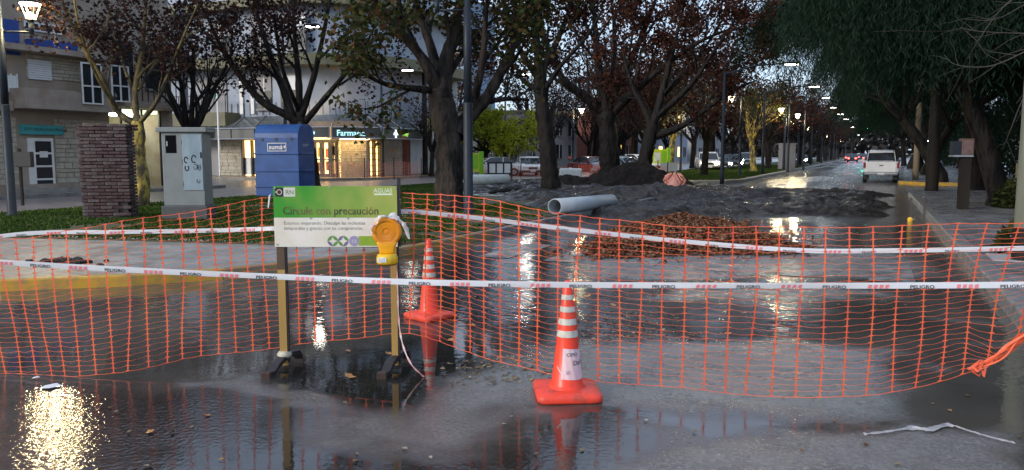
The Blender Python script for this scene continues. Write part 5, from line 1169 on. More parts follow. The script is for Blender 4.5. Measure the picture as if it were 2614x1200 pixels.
# ------------------------------------------------------------------ traffic cones
M_cone = mat('cone_orange', (.84,.055,.022), (.50,.050,.028), 9, .36, .6, lo=.50, hi=.80, bump=.0008, bsc=30)
M_band = mat('reflective_band', (.64,.61,.54), (.42,.38,.32), 18, .3)
M_scuff = mat('cone_scuffs', (.78,.062,.032), (.34,.06,.04), 14, .45, lo=.50, hi=.74, bump=.001, bsc=40)
def cone(label, loc, rz, h, base, paper):
    root = thing('traffic_cone', label, 'traffic cone', loc, rz); hb = base/2
    b = MB(); n = 6
    def rr(s_, z):
        out = []
        for cx, cy, a0 in ((s_-.05,s_-.05,0),(-s_+.05,s_-.05,pi/2),(-s_+.05,-s_+.05,pi),(s_-.05,-s_+.05,1.5*pi)):
            for k in range(5): a = a0+k/4*pi/2; out.append((cx+.05*cos(a), cy+.05*sin(a), z))
        return out
    b.loft([rr(hb*.985,0),rr(hb,.012),rr(hb,.034),rr(hb*.97,.046),rr(hb*.72,.056)]); b.build('base', M_scuff, root, True)
    r0, r1 = base*.25, .024
    def rad(z): return r0+(r1-r0)*(z-.05)/(h-.05)
    steps = [.05,.055]; b = MB(); b.lathe([(base*.30,.050),(base*.275,.060),(rad(.08),.08),(rad(h*.5),h*.5),(rad(h-.012),h-.012),(rad(h)*.7,h),(rad(h)*.4,h-.004)], 40); b.build('body', M_cone, root, True)
    for z0, z1 in ((.52,.577),(.625,.678),(.735,.782),(.84,.882)):
        a, c = z0*h, z1*h; MB().lathe([(rad(a)+.003,a),(rad(c)+.003,c)], 40, caps=False).build('reflective_band', M_band, root, True)
    if paper:
        p = MB(); za, zb, a0, a1, m = .17*h, .43*h, -pi/2-.50, -pi/2+1.30, 16; mp = mat('pinkish_paper',(.74,.50,.52),(.66,.55,.60),6,.6)
        for j in range(9):
            z = za+(zb-za)*j/8
            for k in range(m): a = a0+(a1-a0)*k/(m-1)+.05*(j/8-.5); rr_ = rad(z)+.0035+.0022*sin(k*1.7+j); p.v.append((rr_*cos(a), rr_*sin(a), z-.012*k/(m-1)))
        for j in range(8):
            for k in range(m-1): i = j*m+k; p.f.append((i,i+1,i+m+1,i+m))
        ps = p.build('paper_sheet', mp, root, True)
        def wrap(a, c, ao, zo): z = zo+c; r_ = rad(z)+.0075; t = ao+a/rad(z); return (r_*cos(t), r_*sin(t), z)
        txt('CIPO', .030, M_ink, ps, 'handwriting', lambda a,c: wrap(a,c,-pi/2-.20,za+.140)); txt('Def', .040, M_ink, ps, 'handwriting', lambda a,c: wrap(a,c,-pi/2+.30,za+.085))
        txt('lll', .035, mat('faint_ink',(.45,.32,.36),rough=.6), ps, 'handwriting', lambda a,c: wrap(a,c,-pi/2-.2,za+.03))
        sc = MB(); 
        for k in range(7): a = -pi/2-.95+k*.09; z = .27*h-k*.008; r_ = rad(z)+.0016; sc.v += [(r_*cos(a),r_*sin(a),z-.006),(r_*cos(a),r_*sin(a),z+.006)]
        for k in range(6): sc.f.append((2*k,2*k+2,2*k+3,2*k+1))
        sc.build('scratch', M_band, root)
    return root
c = G(1447,1008); cone('orange traffic cone with a handwritten paper sheet, nearest the camera', (c[0],c[1],.003), YAW+.06, .72, .40, True)
c = G(1096,810); cone('orange traffic cone standing in the water behind the mesh fence', (c[0],c[1],0), YAW+.85, .73, .36, False)

# ------------------------------------------------------------------ road works sign on two posts
SD = 5.33
def works_sign():
    A_, B_ = AT(697,475,SD), AT(1013,474,SD); mid = (A_+B_)/2; yaw = math.atan2((B_-A_)[1], (B_-A_)[0]); W = np.linalg.norm((B_-A_)[:2])
    root = thing('works_sign', 'green and white works sign on two wooden posts with black skid feet', 'sign', (mid[0],mid[1],0), yaw)
    zt = A_[2]; zb = AT(697,632,SD)[2]; x0, x1 = -W/2, W/2; zm = zb+(zt-zb)*.483
    MB().box(x0,.0,zb,x1,.006,zt).build('board', mat('board_back',(.30,.29,.27),rough=.6), root)
    # printed sheets
    m = bpy.data.materials.new('green_print'); m.use_nodes = True; N, L_ = m.node_tree.nodes, m.node_tree.links; bs = N['Principled BSDF']; bs.inputs['Roughness'].default_value = .32
    tc = N.new('ShaderNodeTexCoord'); nz = N.new('ShaderNodeTexNoise'); nz.inputs['Scale'].default_value = 5; nz.inputs['Detail'].default_value = 3; mp = N.new('ShaderNodeMapping'); mp.inputs['Scale'].default_value = (1,1,.6); L_.new(tc.outputs['Object'], mp.inputs[0]); L_.new(mp.outputs[0], nz.inputs['Vector'])
    sx = N.new('ShaderNodeSeparateXYZ'); L_.new(tc.outputs['Object'], sx.inputs[0]); gx = N.new('ShaderNodeMapRange'); gx.inputs[1].default_value = -.45; gx.inputs[2].default_value = .42; gx.inputs[3].default_value = -.42; gx.inputs[4].default_value = .40; L_.new(sx.outputs[0], gx.inputs[0])
    ad = N.new('ShaderNodeMath'); ad.operation = 'ADD'; L_.new(nz.outputs['Fac'], ad.inputs[0]); L_.new(gx.outputs[0], ad.inputs[1])
    cr = N.new('ShaderNodeValToRGB'); e = cr.color_ramp.elements; e[0].position = .22; e[0].color = (.035,.26,.015,1); e[1].position = .85; e[1].color = (.32,.36,.075,1); L_.new(ad.outputs[0], cr.inputs[0]); L_.new(cr.outputs[0], bs.inputs['Base Color'])
    gp = MB().box(x0,-.003,zm,x1,-.0002,zt).build('green_panel', m, root)
    wp = MB().box(x0,-.003,zb,x1,-.0002,zm-.0005).build('white_panel', mat('stained_white_sheet',(.74,.71,.64),(.64,.58,.48),4,.4), root)
    k1 = mat('faded_black_print',(.035,.04,.02),(.20,.17,.05),7,.5,lo=.4,hi=.62); k2 = mat('faded_grey_print',(.10,.095,.09),(.40,.36,.31),6,.5,lo=.40,hi=.62)
    def flat(xo, zo, y=-.0042): return lambda a,c: (xo+a, y, zo+c)
    H_ = zt-zb
    txt('Circule con precaución', .0745, k1, gp, 'headline', flat(x0+.062,zm+.022), bold=True, sx=.93)
    txt('Estamos mejorando. Disculpe las molestias', .0335, k2, wp, 'small_print', flat(x0+.065,zm-.048), sx=.96)
    txt('temporales y gracias por su comprensión.', .0335, k2, wp, 'small_print', flat(x0+.065,zm-.083), sx=.96)
    MB().box(x0+.014,-.0042,zt-.072,x0+.070,-.0031,zt-.010).build('emblem_tile', M_ink, gp)
    em = MB(); ex, ez = x0+.042, zt-.041
    for k in range(16):
        a, a2 = 2*pi*k/16, 2*pi*(k+1)/16; f_ = lambda r_,t_: (ex+r_*cos(t_),-.0050,ez+r_*sin(t_)); em.quad(f_(.014,a),f_(.019,a),f_(.019,a2),f_(.014,a2))
    em.quad((ex-.026,-.005,ez-.004),(ex-.018,-.005,ez-.004),(ex-.018,-.005,ez+.004),(ex-.026,-.005,ez+.004)); em.build('emblem_ring', mat('pale_pink_print',(.62,.45,.42),rough=.5), gp)
    MB().box(x0+.0712,-.0042,zt-.072,x0+.150,-.0031,zt-.010).build('initials_tile', mat('pale_tile',(.55,.56,.48),rough=.5), gp)
    txt('RN', .042, mat('grey_initials',(.18,.22,.14),rough=.5), gp, 'initials', flat(x0+.084,zt-.056,-.0048), bold=True)
    lw = mat('pale_logo_print',(.62,.70,.50),rough=.5)
    txt('AGUAS', .040, lw, gp, 'logo_lettering', flat(x1-.158,zt-.044), bold=True, sx=.98); MB().box(x1-.155,-.0042,zt-.062,x1-.030,-.0031,zt-.050).build('logo_underline', lw, gp)
    # row of round emblems and the green strip at the bottom
    def petal(cx, cz, r_, cols):
        for k in range(4):
            b = MB(); a0 = k*pi/2; n = 8; pts = []
            for j in range(n+1): a = a0+pi/2*j/n; pts.append((cx+r_*cos(a),-.0043,cz+r_*sin(a)))
            p0_, p1_ = np.array(pts[0]), np.array(pts[-1]); cc = np.array([cx,-.0043,cz]); inner = []
            for j in range(n+1): t_ = j/n; inner.append(tuple((1-t_)**2*p0_+2*t_*(1-t_)*(cc*.75+(p0_+p1_)*.125)+t_*t_*p1_))
            for j in range(n): b.quad(inner[j],pts[j],pts[j+1],inner[j+1])
            b.build('emblem_petal', cols[k % len(cols)], wp)
    pg = mat('print_green',(.10,.26,.06),rough=.5); pv = mat('print_violet',(.16,.13,.26),rough=.5)
    ecz = zb+.040; petal(x0+.398,ecz,.036,[pg,pg,pv,pg]); petal(x0+.470,ecz,.036,[pg,pv,pg,pv])
    d_ = MB(); n = 20
    d_.add([(x0+.545+.036*cos(2*pi*k/n),-.0043,ecz+.036*sin(2*pi*k/n)) for k in range(n)], [tuple(range(n))]); d_.build('round_emblem', mat('print_lilac',(.30,.26,.42),rough=.5), wp)
    txt('CS.', .028, lw, wp, 'emblem_initials', flat(x0+.528,ecz-.010,-.0052))
    MB().box(x0+.575,-.0042,zb+.008,x1-.012,-.0031,zb+.074).build('green_strip', mat('strip_green',(.26,.40,.03),(.2,.34,.03),9,.45), wp)
    for bx_, bz in ((x0+.012,zt-.012),(x0+.385,zt-.010),(x1-.012,zt-.014),(x0+.017,zb+.016),(x0+.25,zm-.004),(x0+.505,zm-.004)): MB().tube([(bx_,-.0032,bz),(bx_,-.008,bz)], .006, 8).build('bolt', M_steel, root)
    # posts: timber lower part, dark edge beside the board, skid feet
    wood = mat('wet_yellow_timber',(.46,.28,.08),(.30,.17,.045),3,.5,.65,stretch=(1,1,.08),bump=.002,bsc=30); wood2 = mat('dark_timber',(.10,.06,.035),(.06,.04,.025),4,.6,stretch=(1,1,.1))
    xl = x0+.035; xr = x1-.032
    for xx, top, mm in ((xl,zb+.03,wood2),(xr,zb+.02,wood)):
        pass
    L1 = MB().box(xl-.026,.0065,.03,xl+.026,.045,zb-.16).build('post', wood, root); L2 = MB().box(xl-.027,.0065,zb-.159,xl+.027,.046,zt-.005).build('post_top', wood2, root)
    R1 = MB().box(xr-.022,.0065,.03,xr+.022,.045,zt-.005).build('post', wood, root)
    MB().box(x1+.002,.004,zb+.0,x1+.022,.03,zt+.055).build('back_stake', M_black, root); MB().box(xr+.023,.01,.05,xr+.034,.044,zb).build('post_shade', M_black, root); MB().box(xl+.0275,.01,.05,xl+.037,.044,zb).build('post_shade', M_black, root)  # black strips along the posts draw their shaded right sides
    for xx in (xl,xr):
        ft = MB(); pts = [(-.105,-.20,.026),(-.075,-.16,.028),(-.055,-.10,.060),(-.02,-.02,.085),(.045,.08,.100),(.095,.15,.090),(.115,.185,.045),(.11,.18,.0)]
        ft.loft([[(xx+a*.5-.030,b_,z-.02),(xx+a*.5+.030,b_,z-.02),(xx+a*.5+.030,b_,z+.012),(xx+a*.5-.030,b_,z+.012)] for a,b_,z in pts]); bevel(ft.build('skid_foot', mat('black_rubber_steel',(.016,.016,.02),(.03,.022,.02),6,.5), root), .006)
        MB().box(xx-.088,-.235,-.01,xx-.022,-.19,.045,.005).build('foot_end', mat('rusty_end',(.07,.030,.018),(.03,.02,.018),9,.7), root)
    bl = MB(); bl.lathe([(.045,.085),(.052,.105),(.04,.125),(.03,.13)], 10, xl, .025); bl.build('foam_collar', mat('dirty_foam',(.55,.50,.38),(.4,.36,.27),20,.8,bump=.004,bsc=60), root, True)
    # knotted strip of tape at the left edge
    kn = MB(); kn.strip([(x0-.004,-.004,zt-.045),(x0-.022,-.012,zt-.06),(x0-.028,-.01,zt-.10),(x0-.034,-.012,zt-.15)], [.02,.018,.015,.008], (.8,0,.6)); kn.build('tape_knot', M_shut, root)
    return root, yaw, xr, zb
sign_root, sign_yaw, sign_xr, sign_zb = works_sign()

# ------------------------------------------------------------------ amber warning lamp hung on the right post, with a plastic bag on it
def warning_lamp():
    p = AT(987,592,SD-.13); root = thing('warning_lamp', 'amber round warning lamp fixed to the right post of the sign', 'warning lamp', (p[0],p[1],p[2]), YAW+.12)
    am = mat('amber_lens',(.92,.36,.008),(.82,.26,.006),7,.25,.35,coat=.4,transl=.12); ab = mat('amber_case',(.90,.42,.012),(.80,.34,.010),5,.35)
    n = 28; mb_ = MB(); prof = [(.094,.045),(.099,.03),(.099,.005),(.094,-.012),(.074,-.020),(.070,-.012),(.058,-.024),(.052,-.018),(.032,-.034),(.026,-.026),(.010,-.036),(.002,-.034)]
    mb_.loft([[(r_*cos(2*pi*k/n), y, r_*sin(2*pi*k/n)) for k in range(n)] for r_, y in prof]); mb_.build('lens', am, root, True)
    nb = MB(); nb.loft([[(-a,-.018,z),(a,-.018,z),(a,.042,z),(-a,.042,z)] for a,z in ((.072,-.062),(.056,-.10),(.050,-.125),(.050,-.148))]); bevel(nb.build('neck', ab, root, True), .012, 2)
    bs = MB(); bs.lathe([(.052,-.146),(.064,-.152),(.072,-.175),(.072,-.205),(.060,-.222),(.058,-.215)], 20, 0, .012); bs.build('battery_case', mat('yellow_case',(.80,.50,.02),(.66,.38,.02),6,.3), root, True)
    wf = MB(); rg = random.Random(3)
    for k in range(5): x = -.062+k*.012; wf.quad((x,-.0605,-.19-.01*rg.random()),(x+.011,-.0635,-.2),(x+.011,-.0635,-.165+.012*rg.random()),(x,-.0605,-.17))
    wf.build('torn_sticker', M_shut, root)
    b = bpy.data.meshes.new('bag'); rg = np.random.default_rng(5); nu, nv = 26, 9; V = []
    for j in range(nv):
        for i in range(nu):
            u = i/(nu-1); v = j/(nv-1); a = pi*(1.02-1.06*u); r_ = .103+.010*sin(u*19+v*3)+.006*rg.normal()+(.018*max(0,u-.72)/.28)
            V.append((r_*cos(a)+.012, -.035+.10*v+.006*rg.normal(), r_*sin(a)*.98+.004-.03*max(0,u-.85)/.15+.012*sin(u*23)*(.5+v*.5)*.6))
    Fc = [(j*nu+i, j*nu+i+1, (j+1)*nu+i+1, (j+1)*nu+i) for j in range(nv-1) for i in range(nu-1)]
    q = thing('plastic_bag', 'crumpled white plastic bag caught on top of the amber warning lamp', 'plastic bag', (p[0],p[1],p[2]), YAW+.12)
    m = MB(); m.v = V; m.f = Fc; o = m.build('film', mat('white_bag_film',(.90,.91,.94),rough=.3,transl=.45), q, True)
    # lens relief sits proud, so start the bag just clear of it
    o.scale = (1.03,1,1.03)
warning_lamp()

# ------------------------------------------------------------------ barrier tapes
M_tape = mat('white_barrier_tape', (.74,.75,.77), (.66,.67,.70), 3, .35, transl=.2)
M_tred = mat('tape_red_print', (.72,.20,.22), rough=.4); M_tblk = mat('tape_black_print', (.035,.04,.045), rough=.4)
def catmull(P, m):
    P = [np.array(q, float) for q in P]; out = []
    for k in range(len(P)-1):
        a, b_, c_, d_ = P[max(k-1,0)], P[k], P[k+1], P[min(k+2,len(P)-1)]
        for i in range(m): t = i/m; out.append(.5*((2*b_)+(c_-a)*t+(2*a-5*b_+4*c_-d_)*t*t+(3*b_-a-3*c_+d_)*t**3))
    return out+[P[-1]]
def tape(label, pts, w, text=True, period=.46, ts=.026, start=.1, flip=False):
    P = catmull(pts, 14); off = P[len(P)//2]*[1,1,0]; root = thing('barrier_tape', label, 'barrier tape', tuple(off)); rg = np.random.default_rng(3)
    tl = [0.0]
    for k in range(len(P)-1): tl.append(tl[-1]+np.linalg.norm(P[k+1]-P[k]))
    tl = np.array(tl); PA = np.array(P); L_ = tl[-1]
    def pos(s_): return np.array([np.interp(s_, tl, PA[:,i]) for i in range(3)])
    def nrm(s_):
        t = unit(pos(min(L_,s_+.02))-pos(max(0,s_-.02))); n = np.cross(t,[0,0,1]); n = unit(n)
        if n@(np.array([0,0,1.5])-pos(s_)) < 0: n = -n
        return t, n
    b = MB(); ns = int(L_/.06)+2
    for k in range(ns+1):
        s_ = L_*k/ns; p = pos(s_); t, n = nrm(s_); tw = .20*sin(s_*1.7)+.12*sin(s_*4.1); u = np.array([0,0,1])*cos(tw)+n*sin(tw)
        b.v += [tuple(p-u*w*.5), tuple(p+n*.0015), tuple(p+u*w*.5)]
    for k in range(ns): i = 3*k; b.f += [(i,i+3,i+4,i+1),(i+1,i+4,i+5,i+2)]
    st = b.build('tape_strip', M_tape, root, True, off=off)
    if text:
        s_ = start
        def onstrip(sg, so, zo): 
            def f(a, c_):
                q = so+a; p = pos(q); t, n = nrm(q); tw = .20*sin(q*1.7)+.12*sin(q*4.1); u = np.array([0,0,1])*cos(tw)+n*sin(tw)
                return tuple(p+u*(zo+c_)+n*.004-off)
            return f
        while s_ < L_-.3:
            txt('PELIGRO', ts, M_tblk, st, 'printed_word', onstrip(1, s_, -w*.5+.001), bold=True, sx=1.25)
            h = MB(); so = s_+period*.52
            for k in range(4):
                f = onstrip(1, so, -w*.5+.001); a = k*.030; h.quad(f(a,.001),f(a+.019,.001),f(a+.024,w*.62),f(a+.005,w*.62))
            if so+.14 < L_: h.build('printed_hatching', M_tred, st)
            s_ += period
    return root
FR = [(-140,655,4.75),(0,669,4.7),(350,690,4.65),(700,706,4.6),(1050,720,4.5),(1440,727,4.42),(1900,729,4.32),(2300,729,4.25),(2760,726,4.15)]
tape('white PELIGRO barrier tape stretched across the whole foreground before the sign', [AT(*q) for q in FR], .034)
tape('white barrier tape running behind the mesh from the left edge to the sign', [AT(*q) for q in [(-120,628,5.9),(-20,606,5.8),(110,594,5.7),(330,592,5.6),(560,588,5.5),(702,583,5.42)]], .030, True, .50, .018)
tape('white barrier tape sagging from the warning lamp to the right edge', [AT(*q) for q in [(1005,541,5.42),(1060,541,5.45),(1250,560,5.5),(1450,585,5.5),(1750,617,5.45),(2040,639,5.35),(2250,640,5.3),(2450,637,5.2),(2760,631,5.1)]], .032, True, .52, .018)
# pinkish tape end trailing from the right post into the water
pts = [AT(1012,655,5.30),AT(1015,740,5.32),AT(1018,820,5.33),AT(1028,880,5.3),AT(1050,930,5.25),G(1082,962,.004)]
P = catmull(pts, 8); root = thing('tape_end', 'loose pinkish tape end trailing from the right sign post into the water', 'tape', (pts[-1][0],pts[-1][1],0)); b = MB(); b.strip(P, [.010+.004*sin(k*1.3) for k in range(len(P))], unit(np.array([.8,.35,.35]))); b.build('strip', mat('pink_twisted_tape',(.55,.16,.16),(.62,.52,.50),38,.45), root, off=(pts[-1][0],pts[-1][1],0))
# soggy strip lying on the road at the right
pts = [(2205,1108),(2260,1102),(2330,1092),(2372,1096),(2420,1084),(2470,1098),(2530,1116),(2590,1130)]
P = catmull([G(p[0],p[1],.012+.006*(k % 2)) for k, p in enumerate(pts)], 8); root = thing('tape_scrap', 'crumpled white tape scrap lying on the wet road at the lower right', 'tape', tuple(G(2400,1095))); rg = random.Random(2); b = MB()
fwv = unit(np.array([FW[0],FW[1],.25])); b.strip(P, [.006+.020*rg.random()+(.02 if 14 < k < 34 else 0) for k in range(len(P))], fwv); b.build('strip', mat('soiled_tape',(.42,.41,.41),(.2,.19,.19),25,.4), root, off=G(2400,1095))

# ------------------------------------------------------------------ orange safety net, strand by strand
def safety_net():
    # px, contact row on the ground (gives depth), top row, bottom row
    K = [(-160,956,640,962),(0,958,614,962),(120,960,604,962),(200,962,584,962),(330,960,564,944),(480,950,540,916),(690,938,503,886),(860,936,492,862),(1000,938,488,846),(1060,948,490,853),(1120,958,491,872),
         (1260,985,508,920),(1400,998,535,952),(1520,1004,556,968),(1700,1014,571,990),(1850,1022,574,1003),(2000,1030,574,1010),(2080,1034,573,1011),(2200,1040,572,1003),(2330,1046,570,978),(2440,1050,566,952),(2520,1054,562,930),(2600,1058,557,872),(2700,1062,552,815)]
    K = np.array(K, float); P = []
    for px, pc, pt, pb in K:
        g = G(px, pc); d = DEP(g); P.append((g[0], g[1], AT(px,pt,d)[2], AT(px,pb,d)[2]))
    P = np.array(P); s_ = np.concatenate([[0], np.cumsum(np.hypot(np.diff(P[:,0]), np.diff(P[:,1])))]); L_ = s_[-1]
    off = np.array([*P[len(P)//2,:2], 0]); root = thing('safety_net', 'long orange plastic mesh fence strung across the flooded street', 'safety net', tuple(off))
    def sm(col, q): return np.interp(q, s_, P[:,col])
    QV = [0.0]
    while QV[-1] < L_: QV.append(QV[-1]+.112+.019*float(sstep(600,1700,np.interp(QV[-1], s_, K[:,0]))))
    NV = len(QV)-2; NH = 28; rg = np.random.default_rng(12)
    j1 = rg.normal(0,1,NV+2); px_of = lambda q: np.interp(q, s_, K[:,0])
    def pt(i, v):
        """i: strand coordinate along, v: 0 bottom .. 1 top"""
        q = np.interp(i, np.arange(len(QV)), QV); X = px_of(q)
        skew = .10*sstep(2150,2450,X)*v+.16*sstep(2450,2650,X)*v-.05*sstep(500,100,X)*v+.03*sstep(900,1050,X)*sstep(1300,1100,X)*v
        wob = .009*np.interp(i, np.arange(NV+2), j1)*np.sin(v*5+i*.7)
        q2 = np.clip(q+skew+wob, 0, L_); zb, zt = sm(3,q), sm(2,q)
        bunch = sstep(2420,2560,px_of(q)); vv = v+bunch*(-.16*np.sin(np.clip(v/.45,0,1)*pi)*(v < .45))
        z = max(zb+(zt-zb)*vv+.006*np.sin(i*.9+v*9)+.0035*np.sin(i*5.3+v*41)*(0 < v < 1), .003)
        nx = .03*np.sin(i*.45+v*2.2)+.02*np.sin(i*.21)
        g = np.array([sm(0,q2), sm(1,q2), z]); return g+np.array([FW[0],FW[1],0])*nx
    side = unit(np.array([RT[0],RT[1],0]))
    for i in range(NV+1):
        b = MB(); pts, ws = [], []
        for j in range(NH*3+1):
            v = min(1, (j//3+(0,.13,.87)[j % 3])/NH); pts.append(pt(i,v)); ws.append(.034 if j % 3 == 0 else .0085)
        b.strip(pts, ws, side); b.build('vertical_strand', M_net, root, off=off)
    for j in range(NH+1):
        b = MB(); pts = []
        for i0 in range(NV):
            for f_ in (0, .16, .5, .84): pts.append(pt(i0+f_, j/NH)-[0,0,.004*sin(pi*f_)])
        wd = [(.0056,.0021,.0018,.0021)[k % 4] for k in range(len(pts))]
        if j in (0, NH): wd = [.007,.0042,.0038,.0042]*NV
        b.strip(pts, wd, (0,0,1)); b.build('horizontal_strand', M_net, root, off=off)
    # the gathered, knotted lower edge at the right
    kn = MB(); rg = np.random.default_rng(6)
    for k in range(9):
        a = [AT(2478,942,4.55),AT(2520,925,4.5),AT(2560,900,4.48),AT(2600,868,4.45),AT(2680,815,4.4)]
        kn.strip(catmull([p+rg.normal(0,.012,3) for p in a], 5), .010+.006*rg.random(), unit(rg.normal(0,1,3)+[0,0,1.5]))
    for k in range(7):
        c_ = AT(2495,938,4.52)+rg.normal(0,.012,3); kn.strip([c_+rg.normal(0,.02,3) for _ in range(4)], .014, unit(rg.normal(0,1,3)))
    kn.build('gathered_edge', M_net, root, off=off)
safety_net()

# ------------------------------------------------------------------ leaves, leaf heap, debris, grass
L_wet = leafm('wet_fallen_leaves', [(.085,.030,.018),(.15,.052,.026),(.20,.085,.038),(.065,.024,.016),(.26,.15,.09),(.04,.016,.012)], 0)
L_och = leafm('ochre_fallen_leaves', [(.42,.20,.05),(.34,.13,.04),(.5,.32,.12),(.3,.10,.04)], 0)
def leaf_faces(c, size, rg, flat=.35):
    n = len(c); a = rg.uniform(0,2*pi,n); d = np.stack([np.cos(a),np.sin(a),rg.normal(0,flat,n)],1); e = np.stack([-np.sin(a),np.cos(a),rg.normal(0,flat,n)],1)
    L = size*rg.uniform(.6,1.3,(n,1)); up = np.array([0,0,1.])*L*rg.uniform(.05,.22,(n,1))
    V = np.stack([c-d*L*.5, c+e*L*.36+up, c+d*L*.5+up*.4, c-e*L*.36+up],1).reshape(-1,3); i = np.arange(n)*4; return V, np.stack([i,i+1,i+2,i+3],1)
rg = np.random.default_rng(77)
heap_poly = pxpoly([(1470,640),(1600,575),(1680,555),(1800,556),(1900,572),(1960,600),(2075,640),(2085,652),(1900,652),(1700,660),(1520,668)])
hx0, hy0 = np.min(heap_poly,0); hx1, hy1 = np.max(heap_poly,0)
c = np.stack([rg.uniform(hx0,hx1,34000), rg.uniform(hy0,hy1,34000)],1); d = sdf_poly(c[:,0]+.5*(fbm(c[:,0]*1.5,c[:,1]*1.5,71)-.5), c[:,1]+.7*(fbm(c[:,0]*1.5,c[:,1]*1.5,72)-.5), heap_poly)
keep = (d > 0) | (rg.random(34000) < .05*(d > -.6)); c = c[keep]; d = np.clip(d[keep],0,1.2); zz = .12*sstep(0,1.0,d)*(.5+fbm(c[:,0]*1.3,c[:,1]*1.3,73))+.01
def heapz(X, Y):
    d_ = sdf_poly(X+.5*(fbm(X*1.5,Y*1.5,71)-.5), Y+.7*(fbm(X*1.5,Y*1.5,72)-.5), heap_poly); return np.where(d_ > -.05, .12*sstep(0,1.0,np.clip(d_,0,1.2))*(.5+fbm(X*1.3,Y*1.3,73))-.005, -.1)
hp = heightfield('leaf_heap', hx0-.3, hx1+.3, hy0-.3, hy1+.3, 90, 90, heapz, mat('rotting_leaves',(.045,.018,.012),(.09,.032,.018),9,.7,bump=.02,bsc=20))
setp(hp, 'heap of wet russet leaves raked together on the flooded road', 'leaf heap')
V, Fc = leaf_faces(np.column_stack([c, zz*rg.uniform(.7,1.15,len(c))+.01]), .062, rg, .45); np_mesh('heap_leaves', V, Fc, L_wet, hp, kind='stuff')
# scattered debris in drift lines on the road
dp = []
for poly, n in ((pxpoly([(1450,700),(1980,690),(2050,720),(1500,735)]),160), (pxpoly([(1420,800),(1750,800),(1720,850),(1420,850)]),150), (pxpoly([(1120,935),(1290,905),(1430,940),(1400,975),(1150,990)]),170), (pxpoly([(1480,850),(1800,845),(1800,870),(1480,880)]),120), (pxpoly([(-50,1010),(2650,1010),(2650,1200),(-50,1200)]),46), (pxpoly([(1450,640),(2400,640),(2450,780),(1300,780)]),200)):
    P_ = np.array(poly); lo, hi = P_.min(0), P_.max(0); q = rg.uniform(lo,hi,(n*3,2)); q = q[sdf_poly(q[:,0],q[:,1],poly) > 0][:n]; dp.append(q)
dp = np.concatenate(dp); V, Fc = leaf_faces(np.column_stack([dp, np.full(len(dp),.007)]), .035, rg, .15)
o = np_mesh('leaf_litter', V, Fc, leafm('leaf_crumbs',[(.16,.08,.03),(.30,.2,.1),(.08,.04,.02),(.4,.34,.26)],0), kind='stuff'); setp(o, 'small leaf crumbs and debris drifting over the flooded road', 'debris')
# single floating leaves
lf = MB(); n = 10; out = [(.5*cos(2*pi*k/n)*(1 if k % 2 else .78), .38*sin(2*pi*k/n)*(1 if k % 2 else .72), .06*(k % 2)+.10*abs(cos(2*pi*k/n))) for k in range(n)]
lf.v = [(0,0,.02)]+out; lf.f = [(0,1+k,1+(k+1) % n) for k in range(n)]; lf.v += [(-.5,0,.05),(-.85,.05,.12),(-.85,.08,.12)]; lf.f.append((n+1,n+2,n+3))
M_leaf1 = mat('ochre_leaf', (.46,.22,.05), (.34,.13,.035), 4, .4)
proto = lf.build('fallen_leaf', M_leaf1)
spots = [(893,963,.15,'curled ochre leaf floating between the two feet of the sign'),(888,898,.10,None),(992,904,.10,None),(1217,759,.12,None),(1204,832,.14,None),(1330,640,.10,None),(1436,665,.12,None),(1500,757,.14,None),(1590,668,.1,None),(1150,870,.12,None),(1565,780,.12,None),(1460,770,.1,None),(529,1062,.07,'pale yellow leaf upright on the water at the lower left'),(384,1105,.10,'clump of brown leaf on the road near the lamp reflection'),(1670,755,.12,None),(1900,800,.1,None)]
for k, (px, py, sz, lb) in enumerate(spots):
    o = proto if k == 0 else proto.copy()
    if k: COL.objects.link(o)
    p = G(px,py); o.location = (p[0],p[1],.004); o.rotation_euler = (.25*sin(k*2.1),.25*cos(k*1.3),k*1.9); o.scale = (sz*.62,)*3
    setp(o, lb or 'small curled ochre leaf floating on the flooded road', 'leaf', 'ochre leaves floating on the flooded road')
# leaf scraps shining white (paper) at lower left
for px, py, s_, lb in ((92,967,.05,'small white paper scrap on the water at the left'), (130,990,.13,'long pale leaf-shaped scrap on the water at the left')):
    p = G(px,py); b = MB(); b.add([(-s_*.5,-.01,.006),(0,-.02*s_/.05,.012),(s_*.5,.0,.008),(s_*.2,.022*s_/.05,.014),(-s_*.3,.014*s_/.05,.01)], [(0,1,2,3,4)]); o = b.build('paper_scrap', M_shut); o.location = (p[0],p[1],0); o.rotation_euler = (0,0,YAW+.4); setp(o, lb, 'paper scrap')
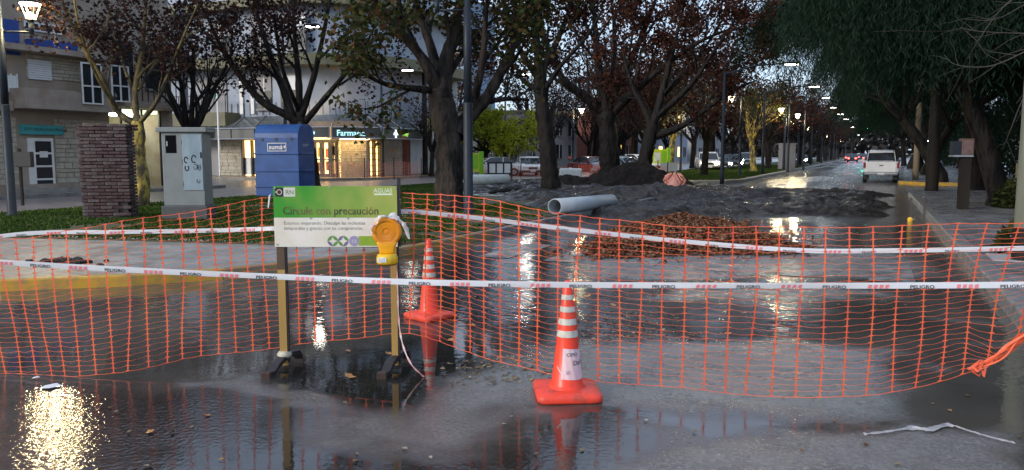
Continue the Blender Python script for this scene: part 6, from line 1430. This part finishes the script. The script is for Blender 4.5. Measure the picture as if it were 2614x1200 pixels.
# clods of mud on the apron
rg2 = random.Random(9); root = thing('mud_clods', 'dark clods of mud dropped on the concrete apron at the left', 'mud', tuple(G(150,672,.13)))
for k in range(26):
    px = rg2.choice([rg2.gauss(125,22), rg2.gauss(195,14), rg2.uniform(90,300)]); p = G(px, rg2.gauss(672,3), .13)-G(150,672,.13); r_ = rg2.uniform(.03,.09)
    b = MB(); b.lathe([(r_*.9,-.01),(r_,r_*.25),(r_*.6,r_*.6),(r_*.1,r_*.7)], 7); b.v = [(x*rg2.uniform(.8,1.2)+p[0], y*rg2.uniform(.8,1.2)+p[1], z*rg2.uniform(.7,1.2)) for x,y,z in b.v]; b.build('clod', M_mud, root)
# grass blades on the two lawns
def grass(poly, n, seed, h, m, x0=None):
    rg = np.random.default_rng(seed); P_ = np.array(poly); lo, hi = P_.min(0), P_.max(0); q = rg.uniform(lo,hi,(n,2)); s_ = sdf_poly(q[:,0],q[:,1],poly); mud = sdf_poly(q[:,0],q[:,1],mudpoly)
    bare = fbm(q[:,0]*.7,q[:,1]*.7,91); q = q[(s_ > .02)&(mud < .2)&(bare > .30)]; k = len(q); a = rg.uniform(0,2*pi,k); hh = h*rg.uniform(.5,1.3,k); w = .012+.0006*np.hypot(q[:,0],q[:,1])
    base = np.column_stack([q, np.full(k,.14)]); d = np.stack([np.cos(a),np.sin(a),np.zeros(k)],1)*w[:,None]; tip_ = base+np.stack([rg.normal(0,.4,k)*hh, rg.normal(0,.4,k)*hh, hh],1)
    V = np.stack([base-d, base+d, tip_],1).reshape(-1,3); i = np.arange(k)*3; o = np_mesh('grass', V, np.stack([i,i+1,i+2],1), m, kind='stuff'); return o
L_grass = leafm('grass_blades', [(.022,.052,.008),(.040,.085,.012),(.030,.060,.010),(.065,.10,.018),(.05,.06,.02)], .1)
setp(grass(lawn[:10]+lawn[10:], 150000, 5, .05, L_grass), 'short wet grass of the near median lawn', 'grass')
setp(grass([(-6.5,43.5),(-7.2,41.6),(-8.4,40.7),(-10.5,41.5),(-14,52),(-14,95),(-6.5,95)], 60000, 6, .07, L_grass), 'short grass of the far median lawn', 'grass')
